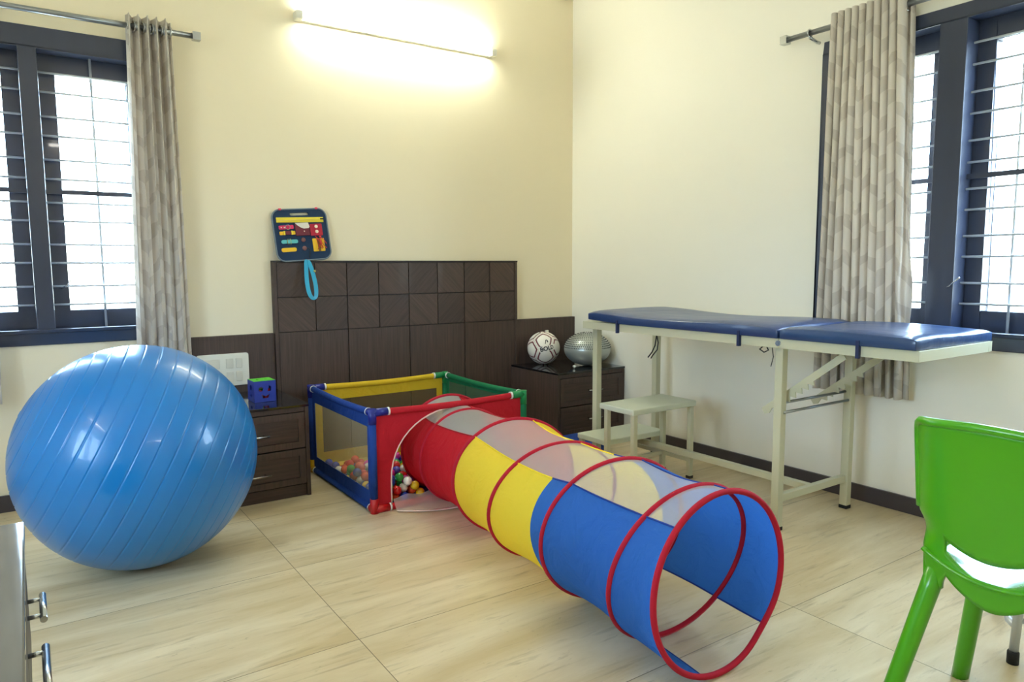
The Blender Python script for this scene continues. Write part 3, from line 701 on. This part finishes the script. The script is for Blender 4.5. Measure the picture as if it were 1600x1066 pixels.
rr = .016; zt_ = PH - rr; zb_ = rr
for (a, c, m, nm) in (('BL', 'FL', FB, 'blue'), ('BL', 'BR', FY, 'yellow'), ('BR', 'FR', FG, 'green'), ('FL', 'FR', FR_, 'red')):
    A = Vector((*cs[a], 0)); C_ = Vector((*cs[c], 0)); d = (C_ - A).normalized()
    for z in (zt_, zb_):
        sag = [A + d * (.035 + ((C_ - A).length - .07) * k / 12) + Vector((0, 0, z - (.008 * sin(pi * k / 12) if z > .1 else 0))) for k in range(13)]
        loc_(MB().tube(sag, rr * .95, 14), nm + '_rail', m, pen)
for k, (x, y) in cs.items():
    cm = {'FL': FB, 'BL': FB, 'BR': FG, 'FR': FG}[k]; pm = {'FL': PB, 'BL': PB, 'BR': PG, 'FR': PG}[k]; bm_ = {'FL': PR, 'BL': PYL, 'BR': PG, 'FR': PG}[k]
    loc_(MB().tube([(x, y, .06), (x, y, PH - .055)], .0165, 14), 'corner_post', cm, pen)
    ix = .07 if x == PX0 else -.07; iy = .07 if y == PY0 else -.07
    for z, mm in ((zt_, pm), (zb_, bm_)):
        mb = MB(); mb.tube([(x, y, z), (x + ix, y, z)], .0178, 16); mb.tube([(x, y, z), (x, y + iy * .5, z)], .0178, 16); mb.tube([(x, y, z - .05 if z > .1 else z - .016), (x, y, z + .018 if z > .1 else z + .05)], .0182, 16)
        cn = loc_(mb, 'corner_connector', mm, pen)
        loc_(MB().tube([(x + ix, y, z), (x + ix * 1.13, y, z)], .0182, 16), 'white_ring', PW, cn); loc_(MB().tube([(x, y + iy * .5, z), (x, y + iy * .6, z)], .0182, 16), 'white_ring', PW, cn)
def frame_panel(A, B_, z0, z1, w, m, net, nm, wt=None):
    A, B_ = Vector(A), Vector(B_); L_ = (B_ - A).length; d = (B_ - A) / L_; wt = wt or w
    def P(s_, z): return A + d * s_ + Vector((0, 0, z))
    mb = MB()
    for (s0, s1, q0, q1) in ((0, L_, z0, z0 + w), (0, L_, z1 - wt, z1), (0, w * .5, z0 + w, z1 - wt), (L_ - w * .5, L_, z0 + w, z1 - wt)):
        mb.add([P(s0, q0), P(s1, q0), P(s1, q1), P(s0, q1)], [(0, 1, 2, 3)])
    loc_(mb, nm + '_side_border', m, pen, solid=.003)
    mb = MB().add([P(w * .5, z0 + w), P(L_ - w * .5, z0 + w), P(L_ - w * .5, z1 - wt), P(w * .5, z1 - wt)], [(0, 1, 2, 3)])
    loc_(mb, nm + '_net', net, pen)
frame_panel((PX0, PY1 - .02, 0), (PX0, PY0 + .02, 0), .02, PH - .02, .07, FB, NETL, 'blue', .065)
frame_panel((PX0 + .02, PY1, 0), (PX1 - .02, PY1, 0), .02, PH - .03, .075, FY, NETY, 'yellow', .06)
frame_panel((PX1, PY1 - .02, 0), (PX1, PY0 + .02, 0), .02, PH - .02, .06, FG, NETG, 'green', .03)
# red front with an arched doorway
ax0, ax1, atop = -1.818, -1.19, .428
ac, aw = (ax0 + ax1) / 2, (ax1 - ax0) / 2
arch = []
for k in range(0, 25):
    a = pi - pi * k / 24; arch.append((ac + aw * cos(a) * (1 if True else 1), .13 + (atop - .13) * max(0, sin(a)) ** .92))
arch = [(ax0, .03)] + arch + [(ax1, .03)]
outer = [(PX0 + .015, .03), (PX0 + .015, PH - .02), (PX1 - .015, PH - .02), (PX1 - .015, .03)]
poly = outer + arch[::-1]
bm = bmesh.new(); vv = [bm.verts.new((x, PY0, z)) for x, z in poly]; es = [bm.edges.new((vv[i], vv[(i + 1) % len(vv)])) for i in range(len(vv))]
bmesh.ops.triangle_fill(bm, use_beauty=True, edges=es); me = bpy.data.meshes.new('red_door_side'); bm.to_mesh(me); bm.free(); me.materials.append(FR_)
o = bpy.data.objects.new('red_door_side', me); COL.objects.link(o); md = o.modifiers.new('solidify', 'SOLIDIFY'); md.thickness = .003; o.parent = pen; o.matrix_parent_inverse = pen.matrix_world.inverted()
loc_(MB().tube([(x, PY0 - .003, z) for x, z in arch], .0035, 6), 'white_hem', mat('white_tape', (232, 200, 190), rough=.7), pen)
loc_(MB().box(PX0 + .02, PX1 - .02, PY0 + .02, PY1 - .02, .003, .012), 'pen_floor', FB, pen)
# net door flap lying on the floor in front of the doorway
FL_ = fabric('flap_net', (240, 222, 212), alpha=.34, trans=.3)
def flapf(u, v):
    x = ax0 + .005 + u * .30; y0 = PY0 - .008; reach = .155 * sin(pi * min(1, u * .62 + .06)) ** .8
    lift = .045 * (1 - v) ** 2
    return Vector((x + .05 * v * u, y0 - reach * v, .005 + lift + .012 * sin(7 * u + 3 * v) ** 2 * (1 - v)))
loc_(MB().grid(18, 8, flapf), 'door_flap', FL_, pen)
hem = [flapf(k / 30, 1) + Vector((0, 0, .002)) for k in range(31)]
mb = MB(); vs = []; fs = []
for k, q in enumerate(hem): vs += [q + Vector((0, .018, .001)), q]
for k in range(30): fs.append((2 * k, 2 * k + 1, 2 * k + 3, 2 * k + 2))
loc_(mb.add(vs, fs, 0, True), 'flap_hem', fabric('flap_tape', (244, 226, 214), trans=.2), pen, solid=.0015)
loc_(MB().box(PX1 - .01, PX1 - .008 + .012, PY0 - .004, PY0 - .002, .335, .375), 'care_label', mat('label_red', (190, 60, 60), rough=.6), pen)
loc_(MB().box(PX1 - .0075, PX1 + .0015, PY0 - .0055, PY0 - .004, .34, .37), 'label_face', mat('label_cream', (220, 206, 190), rough=.6), pen)

# ------------------------------------------------------------------ tunnel
# hoop: centre x, y, z, heading of the axis (deg), lean (deg), radius
HO = [(-1.440, -.80, .218, -93, 4, .236), (-1.50, -1.085, .222, -98, 5, .216), (-1.552, -1.548, .246, -110.5, 10, .244), (-1.588, -1.85, .237, -103.5, 19.5, .245),
      (-1.621, -2.20, .246, -104.5, 12.5, .246), (-1.638, -2.49, .243, -95, 13.6, .243), (-1.664, -2.657, .252, -91.5, -.8, .242)]
tun = empty('play_tunnel', (-1.57, -1.75, 0), 'long pop-up crawl tunnel in red, yellow and blue cloth with red hoops', 'play tunnel'); bpy.context.view_layer.update()
def frame_at(u):
    i = min(int(u), len(HO) - 2); t = u - i
    def cr_(k):
        p = [HO[max(0, min(len(HO) - 1, j))][k] for j in (i - 1, i, i + 1, i + 2)]
        return p[1] * (1 - t) + p[2] * t if k in (2, 4, 5) else .5 * (2 * p[1] + (p[2] - p[0]) * t + (2 * p[0] - 5 * p[1] + 4 * p[2] - p[3]) * t * t + (3 * p[1] - p[0] - 3 * p[2] + p[3]) * t ** 3)
    x, y, z, az, ti, R_ = [cr_(k) for k in range(6)]
    return Vector((x, y, z)), rad(az), rad(ti), R_
def S_(u, th, dr=0):
    """th: angle seen from the open end, counter-clockwise from the viewer's right"""
    c, az, ti, R_ = frame_at(u); fr = u - int(min(u, 5.9999))
    a = Vector((cos(az), sin(az), 0)); h = Vector((0, 0, 1)).cross(a).normalized()   # viewer's right when looking along -a
    upv = Vector((0, 0, 1)) * cos(ti) + a * sin(ti)
    seglen = 1
    if u < 1: pin = .07
    elif u > 5: pin = .012
    elif u > 4 : pin = .04
    else: pin = .05
    k = 1 - pin * sin(pi * fr) * (1 + .35 * sin(3 * th + u * 2.1)) 
    if u > 5.4: k *= 1 - .04 * math.exp(-(((th + pi) % (2 * pi) - pi + .78) / .3) ** 2) * (u - 5.4) / .6
    p = c + (h * cos(th) + upv * sin(th)) * (R_ * k + dr)
    if p.z < .004: p.z = .004
    return p
HOOP = fabric('hoop_casing_red', (178, 22, 46), trans=.08, bump=.2)
TRED, TYEL, TBLU = fabric('tunnel_red', (206, 30, 46), trans=.5, bump=.5), fabric('tunnel_yellow', (252, 226, 70), trans=.5, bump=.5), fabric('tunnel_blue', (52, 112, 200), trans=.5, bump=.6)
TNET = fabric('tunnel_net', (240, 236, 236), alpha=.46, trans=.4, bump=.4); TNETB = fabric('tunnel_net_floor', (236, 232, 230), alpha=.2, trans=.4, bump=.4)
for i in range(7):
    pts = [S_(float(i) if i < 6 else 6.0, 2 * pi * k / 72) for k in range(72)]
    loc_(MB().tube(pts, .0082, 8, closed=True), 'hoop', HOOP, tun)
s1, s2, s3, s4 = rad(75), rad(132), rad(255), rad(318)      # net on top between s1 and s2, net below between s3 and s4
def seam(th):   # where yellow turns to blue; slightly slanted
    return 3.60 + .32 * (1 - sin(th)) / 2 * 1.1
def panel(t0, t1, u0, u1, m, nm, nth=28, nu=40, off=0.0):
    def f(a, c_):
        th = t0 + (t1 - t0) * c_; U0 = u0(th) if callable(u0) else u0; U1 = u1(th) if callable(u1) else u1
        return S_(U0 + (U1 - U0) * a, th, off)
    return loc_(MB().grid(nu, nth, f), nm, m, tun)
for (t0, t1) in ((s2, s3), (s4 - 2 * pi, s1)):
    panel(t0, t1, 0, 2, TRED, 'red_cloth'); panel(t0, t1, 2, seam, TYEL, 'yellow_cloth'); panel(t0, t1, seam, 6, TBLU, 'blue_cloth')
panel(s1, s2, 0, 6, TNET, 'top_net', 16, 110); panel(s3, s4, 0, 6, TNETB, 'bottom_net', 16, 110)
SEAM = {0: fabric('seam_red', (170, 30, 40), trans=.1), 1: fabric('seam_yellow', (240, 210, 40), trans=.1), 2: fabric('seam_blue', (30, 60, 140), trans=.1)}
for th in (s1, s2, s3, s4):
    for (u0, u1, c_) in ((0, 2, 0), (2, seam(th), 1), (seam(th), 6, 2)):
        pts = [S_(u0 + (u1 - u0) * k / 40, th, .001) for k in range(41)]
        loc_(MB().tube(pts, .0028, 6), 'seam_binding', SEAM[c_], tun)

# ------------------------------------------------------------------ ball pit balls
def ball_pit():
    R_ = .0208; rnd = random.Random(11)
    cols = {'red': (206, 34, 36), 'orange': (232, 74, 34), 'blue': (30, 60, 170), 'purple': (84, 70, 170), 'green': (40, 160, 60), 'yellow': (236, 190, 30), 'white': (232, 228, 220), 'pink': (214, 50, 160)}
    ms = {}
    for k, c in cols.items():
        m = mat('pit_ball_' + k, c, rough=.18, coat=.5); mb = MB()
        pr = [(R_ * cos(-pi / 2 + pi * i / 14) if 0 < i < 14 else 0, R_ * sin(-pi / 2 + pi * i / 14)) for i in range(15)]
        mb.lathe(pr, 20); o = mb.build('pit_ball', m); ms[k] = o.data; bpy.data.objects.remove(o)
    # sample points of the tunnel inside the pen, to keep balls clear of it
    tp = [S_(u / 8, 2 * pi * k / 48) for u in range(-0, 10) for k in range(48)]
    def blocked(p):
        c, az, ti, Rr = frame_at(max(0, min(1, (-.80 - p.y) / .285)))
        if p.y > -.80 + .012: return False if p.y > -.80 + R_ + .014 else (abs(sqrt((p.x - c.x) ** 2 + (p.z - c.z) ** 2) - Rr) < R_ + .014)
        return sqrt((p.x - c.x) ** 2 + (p.z - c.z) ** 2) < Rr + R_ + .012
    P = []
    x0, x1, y0, y1 = PX0 + .018 + R_ + .004, PX1 - .018 - R_ - .004, PY0 + .02 + R_ + .002, PY1 - .05 - R_
    tries = 0
    while len(P) < 292 and tries < 40000:
        tries += 1
        # dropped mostly near the front left corner and the doorway
        if rnd.random() < .72: x = x0 + abs(rnd.gauss(0, .22)); y = y0 + abs(rnd.gauss(0, .26))
        else: x = rnd.uniform(x0, x1); y = rnd.uniform(y0, y1)
        if not (x0 <= x <= x1 and y0 <= y <= y1): continue
        best = None
        for a in range(14):
            xx = min(x1, max(x0, x + rnd.uniform(-.04, .04))); yy = min(y1, max(y0, y + rnd.uniform(-.04, .04))); z = .0125 + R_
            for q in P:
                d2 = (xx - q.x) ** 2 + (yy - q.y) ** 2
                if d2 < (2 * R_) ** 2: z = max(z, q.z + sqrt(max(0, (2.0 * R_) ** 2 - d2)))
            c_ = Vector((xx, yy, z))
            if blocked(c_): continue
            if best is None or z < best.z: best = c_
        if best is None or best.z > .118: continue
        P.append(best)
    ks = list(cols); wts = [5, 4, 4, 3, 2.5, 2.5, 2.2, 1.6]
    names = {'orange': 'orange-red'}
    for p in P:
        k = rnd.choices(ks, wts)[0]
        o = bpy.data.objects.new('pit_ball', ms[k]); COL.objects.link(o); o.location = p
        side = 'beside the blue net side' if p.x < -1.75 else ('just inside the doorway' if p.y < -.72 and p.x < -1.6 else ('beside the yellow back net' if p.y > -.42 else ('at the green end' if p.x > -1.4 else 'in the middle')))
        lay = 'on the pen floor' if p.z < .045 else ('halfway up the heap' if p.z < .078 else 'on top of the heap')
        tag(o, '%s plastic ball in the pen, %s %s' % (names.get(k, k), lay, side), 'ball', 'plastic balls in the play pen')
ball_pit()

# ------------------------------------------------------------------ exam couch
cx = empty('exam_couch', (-.39, -1.75, 0), 'beige steel examination couch with navy mattress along the right wall', 'examination couch'); bpy.context.view_layer.update()
X0, X1, YA, YC, YE = -.68, -.14, -.925, -2.10, -2.645
ft = .786; fb = .748
mb = MB(); mb.box(X0, X0 + .03, YC - .01, YA, fb, ft); mb.box(X1 - .03, X1, YC - .01, YA, fb, ft); mb.box(X0 + .03, X1 - .03, YA - .03, YA, fb, ft); mb.box(X0 + .03, X1 - .03, -1.55, -1.53, fb, ft - .006); mb.box(X0 + .03, X1 - .03, YC - .01, YA - .03, ft - .004, ft - .002)
loc_(mb, 'main_frame', BEIGE, cx, bevel=.003)
mb = MB(); mb.box(X0, X0 + .03, YE, YC - .014, fb, ft); mb.box(X1 - .03, X1, YE, YC - .014, fb, ft); mb.box(X0 + .03, X1 - .03, YE, YE + .03, fb, ft); mb.box(X0 + .03, X1 - .03, YE + .03, YC - .014, ft - .004, ft - .002)
loc_(mb, 'tilting_frame', BEIGE, cx, bevel=.003)
for (x, y) in ((-.605, -.955), (-.16, -.955), (-.64, -2.10), (-.16, -2.11)):
    mb = MB().box(x - .0175, x + .0175, y - .0175, y + .0175, .014, fb); l = loc_(mb, 'leg', BEIGE, cx, bevel=.003)
    loc_(MB().box(x - .0185, x + .0185, y - .0185, y + .0185, 0, .016), 'foot_cap', BLACK, l, bevel=.002)
loc_(MB().box(-.64, -.15, -2.118, -2.092, .12, .15), 'end_stretcher', BEIGE, cx, bevel=.002)
loc_(MB().box(-.605, -.155, -.967, -.943, .12, .15), 'end_stretcher', BEIGE, cx, bevel=.002)
loc_(MB().box(-.425, -.395, -2.10, -.955, .122, .150), 'long_stretcher', BEIGE, cx, bevel=.002)
mb = MB(); mb.tube([(-.64, -2.10, .523), (-.15, -2.10, .523)], .006, 10); loc_(mb, 'support_rod', ROD, cx)
mb = MB(); mb.tube([(-.64, -2.115, .487), (-.15, -2.115, .487)], .006, 10); loc_(mb, 'support_rod', ROD, cx)
for x in (-.60, -.255):
    a = Vector((x, -1.995, .47)); b_ = Vector((x, -2.34, .735)); d = (b_ - a); L_ = d.length; d /= L_; nrm = Vector((0, d.z, -d.y)); 
    if nrm.z > 0: nrm = -nrm
    up_ = -nrm
    pts = [(0, .014), (L_, .014), (L_, -.014)]
    k = .62 * L_
    pts.append((k, -.014)); st = .033
    while k > .06: pts.append((k - .006, -.03)); pts.append((k - st * .8, -.010)); k -= st
    pts += [(.02, -.02), (0, -.012)]
    n_ = len(pts); vs = [a + d * s_ + up_ * h + Vector((sx_, 0, 0)) for sx_ in (-.0025, .0025) for s_, h in pts]
    fs = [tuple(range(n_)), tuple(range(2 * n_ - 1, n_ - 1, -1))] + [(i, i + n_, (i + 1) % n_ + n_, (i + 1) % n_) for i in range(n_)]
    loc_(MB().add(vs, fs), 'ratchet_arm', BEIGE, cx)
loc_(MB().tube([(X0 - .006, -2.112, .768), (X0 + .02, -2.112, .768)], .011, 14), 'hinge_bolt', STEEL, cx)
def cushion(x0, x1, y0, y1, z0, zt_fn, name, m):
    nx, ny = 15, 26; mb = MB(); rnd = random.Random(5)
    R_ = .018
    def f(i, j, top):
        u, v = i / (nx - 1), j / (ny - 1)
        x = x0 + (x1 - x0) * u; y = y0 + (y1 - y0) * v
        ed = min(u, 1 - u) * (x1 - x0); ed2 = min(v, 1 - v) * abs(y1 - y0)
        zt2 = zt_fn(u, v)
        if top:
            k = 1
            for e in (ed, ed2):
                if e < R_: k *= .86 + .14 * sqrt(max(0, 1 - (1 - e / R_) ** 2))
            return Vector((x, y, z0 + (zt2 - z0) * k))
        lift = max(0, (v - .8)) * .0
        return Vector((x, y, z0 + (zt_fn(u, v, True) if zt_fn.__code__.co_argcount > 2 else 0)))
    us = nx * ny
    vs = [f(i, j, True) for i in range(nx) for j in range(ny)] + [f(i, j, False) for i in range(nx) for j in range(ny)]
    fs = [(i * ny + j, (i + 1) * ny + j, (i + 1) * ny + j + 1, i * ny + j + 1) for i in range(nx - 1) for j in range(ny - 1)]
    fs += [tuple(us + q for q in (i * ny + j, i * ny + j + 1, (i + 1) * ny + j + 1, (i + 1) * ny + j)) for i in range(nx - 1) for j in range(ny - 1)]
    bd = [(i, 0) for i in range(nx)] + [(nx - 1, j) for j in range(1, ny)] + [(i, ny - 1) for i in range(nx - 2, -1, -1)] + [(0, j) for j in range(ny - 2, 0, -1)]
    for k in range(len(bd)):
        a = bd[k][0] * ny + bd[k][1]; c = bd[(k + 1) % len(bd)]; c = c[0] * ny + c[1]; fs.append((a, us + a, us + c, c))
    mb.add(vs, fs, 0, True)
    return loc_(mb, name, m, cx, bevel=.004, ang=50)
def main_top(u, v, bottom=False):     # v 0 at the foot joint, 1 at the far end
    if bottom: return .012 * max(0, (v - .72) / .28) ** 1.5 * (1 - u * .6)
    return .832 + .012 * (1 - abs(2 * u - 1) ** 3) * .5 + .004 * sin(9 * v) + .014 * max(0, (v - .7) / .3) ** 1.3 * (1 - .4 * u) + .003 * sin(5 * v + 3 * u)
cushion(X0 - .012, X1 + .01, YC - .012, YA - .055, ft + .001, main_top, 'long_cushion', NAVY)
def foot_top(u, v, bottom=False):
    if bottom: return 0
    return .830 + .007 * sin(pi * v) + .003 * sin(6 * u + 2 * v)
cushion(X0 - .012, X1 + .01, YE + .005, YC - .022, ft + .001, foot_top, 'foot_cushion', NAVY2)
for y in (-1.20, -1.93, -2.44):
    loc_(MB().box(X0 - .0155, X0 - .0005, y - .006, y + .006, fb - .006, ft + .02), 'mattress_strap', mat('navy_strap', (24, 36, 78), rough=.7), cx)
for j, pts in enumerate((((-.66, -1.44, .75), (-.665, -1.455, .715), (-.66, -1.445, .68), (-.665, -1.42, .65), (-.66, -1.405, .635)), ((-.66, -1.44, .75), (-.67, -1.44, .70), (-.67, -1.42, .665), (-.675, -1.40, .64)),
                         ((-.66, -2.04, .755), (-.67, -2.06, .735), (-.67, -2.04, .725), (-.665, -2.015, .735), (-.66, -2.03, .75)), ((-.66, -2.07, .75), (-.665, -2.08, .71), (-.665, -2.07, .67)))):
    loc_(MB().tube(pts, .003 if j < 3 else .0018, 6), 'tie_cord', BLACK, cx)

# ------------------------------------------------------------------ double step stool
st = empty('step_stool', (-.565, -1.18, 0), 'pale metal two-step foot stool under the exam couch', 'step stool'); bpy.context.view_layer.update()
def slab(x0, x1, y0, y1, z, nm):
    loc_(MB().box(x0, x1, y0, y1, z - .028, z), nm, BEIGETOP, st, bevel=.005)
slab(-.79, -.355, -1.425, -1.185, .40, 'upper_step'); slab(-.765, -.345, -1.205, -.985, .208, 'lower_step')
for (x, y, z) in ((-.765, -1.405, .372), (-.375, -1.405, .372), (-.765, -1.205, .372), (-.375, -1.205, .372), (-.745, -1.0, .18), (-.375, -1.0, .18)):
    if y == -1.205: y = -1.218
    l = loc_(MB().box(x - .012, x + .012, y - .012, y + .012, .012, z), 'leg', BEIGE, st, bevel=.002)
    loc_(MB().box(x - .013, x + .013, y - .013, y + .013, 0, .014), 'foot_cap', BLACK, l)
for x in (-.765, -.375): loc_(MB().box(x - .009, x + .009, -1.405, -1.0, .085, .105), 'side_stretcher', BEIGE, st)
loc_(MB().box(-.765, -.375, -1.226, -1.21, .085, .105), 'cross_stretcher', BEIGE, st)

# blue mat standing behind the stool near the nightstand
BM = mat('royal_blue_foam', (20, 62, 150), rough=.6)
r = empty('foam_mat', (-.60, -.70, 0), 'small royal blue foam mat on the floor in front of the corner nightstand', 'mat')
MB().prism(rrect(.44, .24, .03), .085, Mt((0, 0, 0), (rad(-90), 0, 0))).build('cushion', BM, r, bevel=.008)

# ------------------------------------------------------------------ drawer cabinet bottom left
gc = empty('drawer_cabinet', (-3.38, -2.9, 0), 'cabinet with glossy streaked grey top and steel bar handles at the lower left edge', 'cabinet'); bpy.context.view_layer.update()
GX, GY0, GY1, GZ = -3.137, -3.6, -2.156, .58
TOPM = mat('glossy_grey_laminate', (104, 100, 92), rough=.06, spec=.22, coat=.0, var=.35, vscale=3, stretch=(6, 1, 6))  # streaks in the colour stand for the curtain's reflection
DARKF = mat('dark_cabinet_front', (52, 44, 42), rough=.4)
loc_(MB().box(GX - .5, GX - .012, GY0, GY1 - .002, 0, GZ - .022), 'carcass', DARKF, gc, bevel=.002)
loc_(MB().box(GX - .502, GX, GY0, GY1, GZ - .020, GZ), 'glossy_top', TOPM, gc, bevel=.003)
for k, (yc, z0, z1) in enumerate(((-2.34, .34, .55), (-2.68, .34, .55))):
    d = loc_(MB().box(GX - .012, GX - .003, yc - .165, yc + .165, z0, z1), 'drawer', DARKF, gc, bevel=.001)
for k, (ya, yb, z) in enumerate(((-2.365, -2.25, .46), (-2.67, -2.475, .46))):
    mb = MB(); mb.tube([(GX + .021, ya, z), (GX + .021, yb, z)], .006, 14)
    for q in (ya + .02, yb - .02): mb.tube([(GX - .005, q, z), (GX + .021, q, z)], .004, 10)
    loc_(mb, 'bar_handle', STEEL, gc)

# ------------------------------------------------------------------ green chair
GRC = mat('green_chair_plastic', (72, 156, 12), rough=.28, coat=.2)
ch = empty('kids_chair', (-1.285, -3.19, 0), 'bright green moulded plastic chair at the right edge', 'chair', rz=0)
def hwz(z):
    if z > .52: return .162 - .006 * (z - .52) / .2
    if z > .47: t = (z - .47) / .05; return .144 + .018 * t * t * (3 - 2 * t)
    if z > .37: return .143
    return .143 - .02 * ((.37 - z) / .04) ** 2
SL = .63
def z_top(q): return .728 + .012 * (1 - q * q) - .018 * max(0, (abs(q) - .9) / .1) ** 2
def z_slot(q): return .470 - .028 * (1 - (q / SL) ** 2) if abs(q) < SL else .470
def z_rim(q): return .392 + .045 * (q / SL) ** 2 if abs(q) < SL else .437
def z_bot(q):
    a = abs(q)
    if a < SL: return .330 + .052 * (a / SL) ** 2
    if a < .78: return .382 - .042 * (a - SL) / .15
    return .340 + .02 * ((a - .78) / .22) ** 2
def bx_(q, z):
    x = -.170 - .058 * max(0, z - .45) / .28
    e = abs(q); x += (.040 if z > .49 else .014 + .026 * max(0, (z - .44) / .05)) * e ** 5
    if z > .44: x -= .012 * (1 - q * q)
    else: x -= .012 * (1 - q * q) * 1.0 - .02 * (.44 - z) / .1
    return x
mb = MB(); NQ = 48
qs = [-1 + 2 * k / NQ for k in range(NQ + 1)]
qs = sorted(set(qs + [-SL, SL]))
def strip(zf0, zf1, rows, cond):
    cols = [q for q in qs]
    vs = []
    for q in cols:
        for j in range(rows + 1):
            z = zf0(q) + (zf1(q) - zf0(q)) * j / rows; vs.append((bx_(q, z), q * hwz(z), z))
    fs = []
    for i in range(len(cols) - 1):
        if not cond((cols[i] + cols[i + 1]) / 2): continue
        for j in range(rows): fs.append((i * (rows + 1) + j, (i + 1) * (rows + 1) + j, (i + 1) * (rows + 1) + j + 1, i * (rows + 1) + j + 1))
    mb.add(vs, fs, 0, True)
strip(z_slot, z_top, 18, lambda q: True); strip(z_rim, z_slot, 4, lambda q: abs(q) > SL); strip(z_bot, z_rim, 5, lambda q: True)
bk = mb.build('backrest', GRC, ch, solid=.009)
rim = [(.52 + (z_top(-1) - .52) * k / 10) for k in range(11)]
pts = [Vector((bx_(-1, z) - .002, -hwz(z), z)) for z in rim] + [Vector((bx_(q, z_top(q)) - .004, q * hwz(z_top(q)), z_top(q))) for q in [-.96 + 1.92 * k / 30 for k in range(31)]] + [Vector((bx_(1, z) - .002, hwz(z), z)) for z in rim[::-1]]
MB().tube(pts, .0095, 10).build('backrest_rim', GRC, ch)
def seatf(u, v):
    q = (2 * u - 1) * .98; x = -.178 + .335 * v; zr = z_rim(q * .6); zf = .408 - .016 * (1 - q * q) - .02 * max(0, v - .85) / .15
    t = min(1, v / .3); t = t * t * (3 - 2 * t); yy = q * .143 * (1 + .06 * sin(pi * v))
    return Vector((x - .008 * (1 - q * q) * (1 - v), yy, zr * (1 - t) + zf * t))
MB().grid(25, 18, seatf).build('seat', mat('green_seat_plastic', (72, 156, 12), rough=.16, coat=.4), ch, solid=.007)
def skirt(u, v):
    if u < .3: t = u / .3; p = seatf(0, .12 + .88 * t)
    elif u < .7: p = seatf((u - .3) / .4, 1)
    else: t = (u - .7) / .3; p = seatf(1, 1 - .88 * t)
    return p + Vector((.004, .004 * (1 if p.y > 0 else -1), -.05 * v))
MB().grid(60, 5, skirt).build('seat_skirt', GRC, ch, solid=.007)
for sg in (-1, 1):
    def cheek(u, v):
        z = .34 + .095 * v; return Vector((-.155 + .008 * (1 - v) + .075 * u, sg * (.143 - .004 * sin(pi * u)), z + .01 * u))
    MB().grid(8, 8, cheek).build('side_bracket', GRC, ch, solid=.009)
    for (tx, bx2, by2) in ((-.135, -.232, .188), (.11, .135, .172)):
        mb = MB(); a = Vector((tx, sg * .122, .385)); c_ = Vector((bx2, sg * by2, 0)); n_ = 8; m_ = 12
        vs = []
        for k in range(n_ + 1):
            p = a.lerp(c_, k / n_); w = .026 - .003 * k / n_
            for h in range(m_):
                q = 2 * pi * h / m_; vs.append(p + Vector((w * cos(q), w * .85 * sin(q), 0)))
        fs = [(k * m_ + i, k * m_ + (i + 1) % m_, (k + 1) * m_ + (i + 1) % m_, (k + 1) * m_ + i) for k in range(n_) for i in range(m_)]
        mb.add(vs, fs, 0, True); mb.add(vs[:m_], [tuple(range(m_))]); mb.add(vs[-m_:], [tuple(range(m_))[::-1]])
        mb.build('leg', GRC, ch)

# ------------------------------------------------------------------ white tubular stool behind the chair
ws = empty('folding_stool', (-.75, -3.14, 0), 'white tubular steel stool with black feet, mostly hidden behind the green chair', 'stool'); bpy.context.view_layer.update()
WT = mat('white_enamel_tube', (200, 202, 206), rough=.3, metal=.3)
feet = [(-.97, -3.07), (-.68, -2.925), (-.82, -3.36), (-.53, -3.215)]
ctr = Vector((-.75, -3.14, 0))
for (x, y) in feet:
    d = (ctr - Vector((x, y, 0))) * .12
    l = loc_(MB().tube([(x, y, .02), (x + d.x, y + d.y, .40)], .0115, 12), 'leg', WT, ws)
    loc_(MB().lathe([(0, 0), (.0145, 0), (.0145, .032), (.012, .036)], 16, M=Mt((x, y, 0))), 'rubber_foot', BLACK, l)
def up_at(x, y, z):
    d = (ctr - Vector((x, y, 0))) * .12 * z / .4; return (x + d.x, y + d.y, z)
loc_(MB().tube([up_at(-.97, -3.07, .12), up_at(-.82, -3.36, .12)], .007, 10), 'stretcher', WT, ws)
loc_(MB().tube([up_at(-.68, -2.925, .12), up_at(-.53, -3.215, .12)], .007, 10), 'stretcher', WT, ws)
u1 = [up_at(-.97, -3.07, .10), (-.90, -3.03, .085), (-.845, -3.0, .12), (-.80, -2.985, .22), (-.78, -3.02, .40)]
loc_(MB().tube(u1, .0105, 12), 'brace', WT, ws)
loc_(MB().prism(rrect(.30, .30, .04), .03, Mt((ctr.x, ctr.y, .40), (rad(-90), 0, rad(27)))), 'seat', WHITE, ws, bevel=.006)
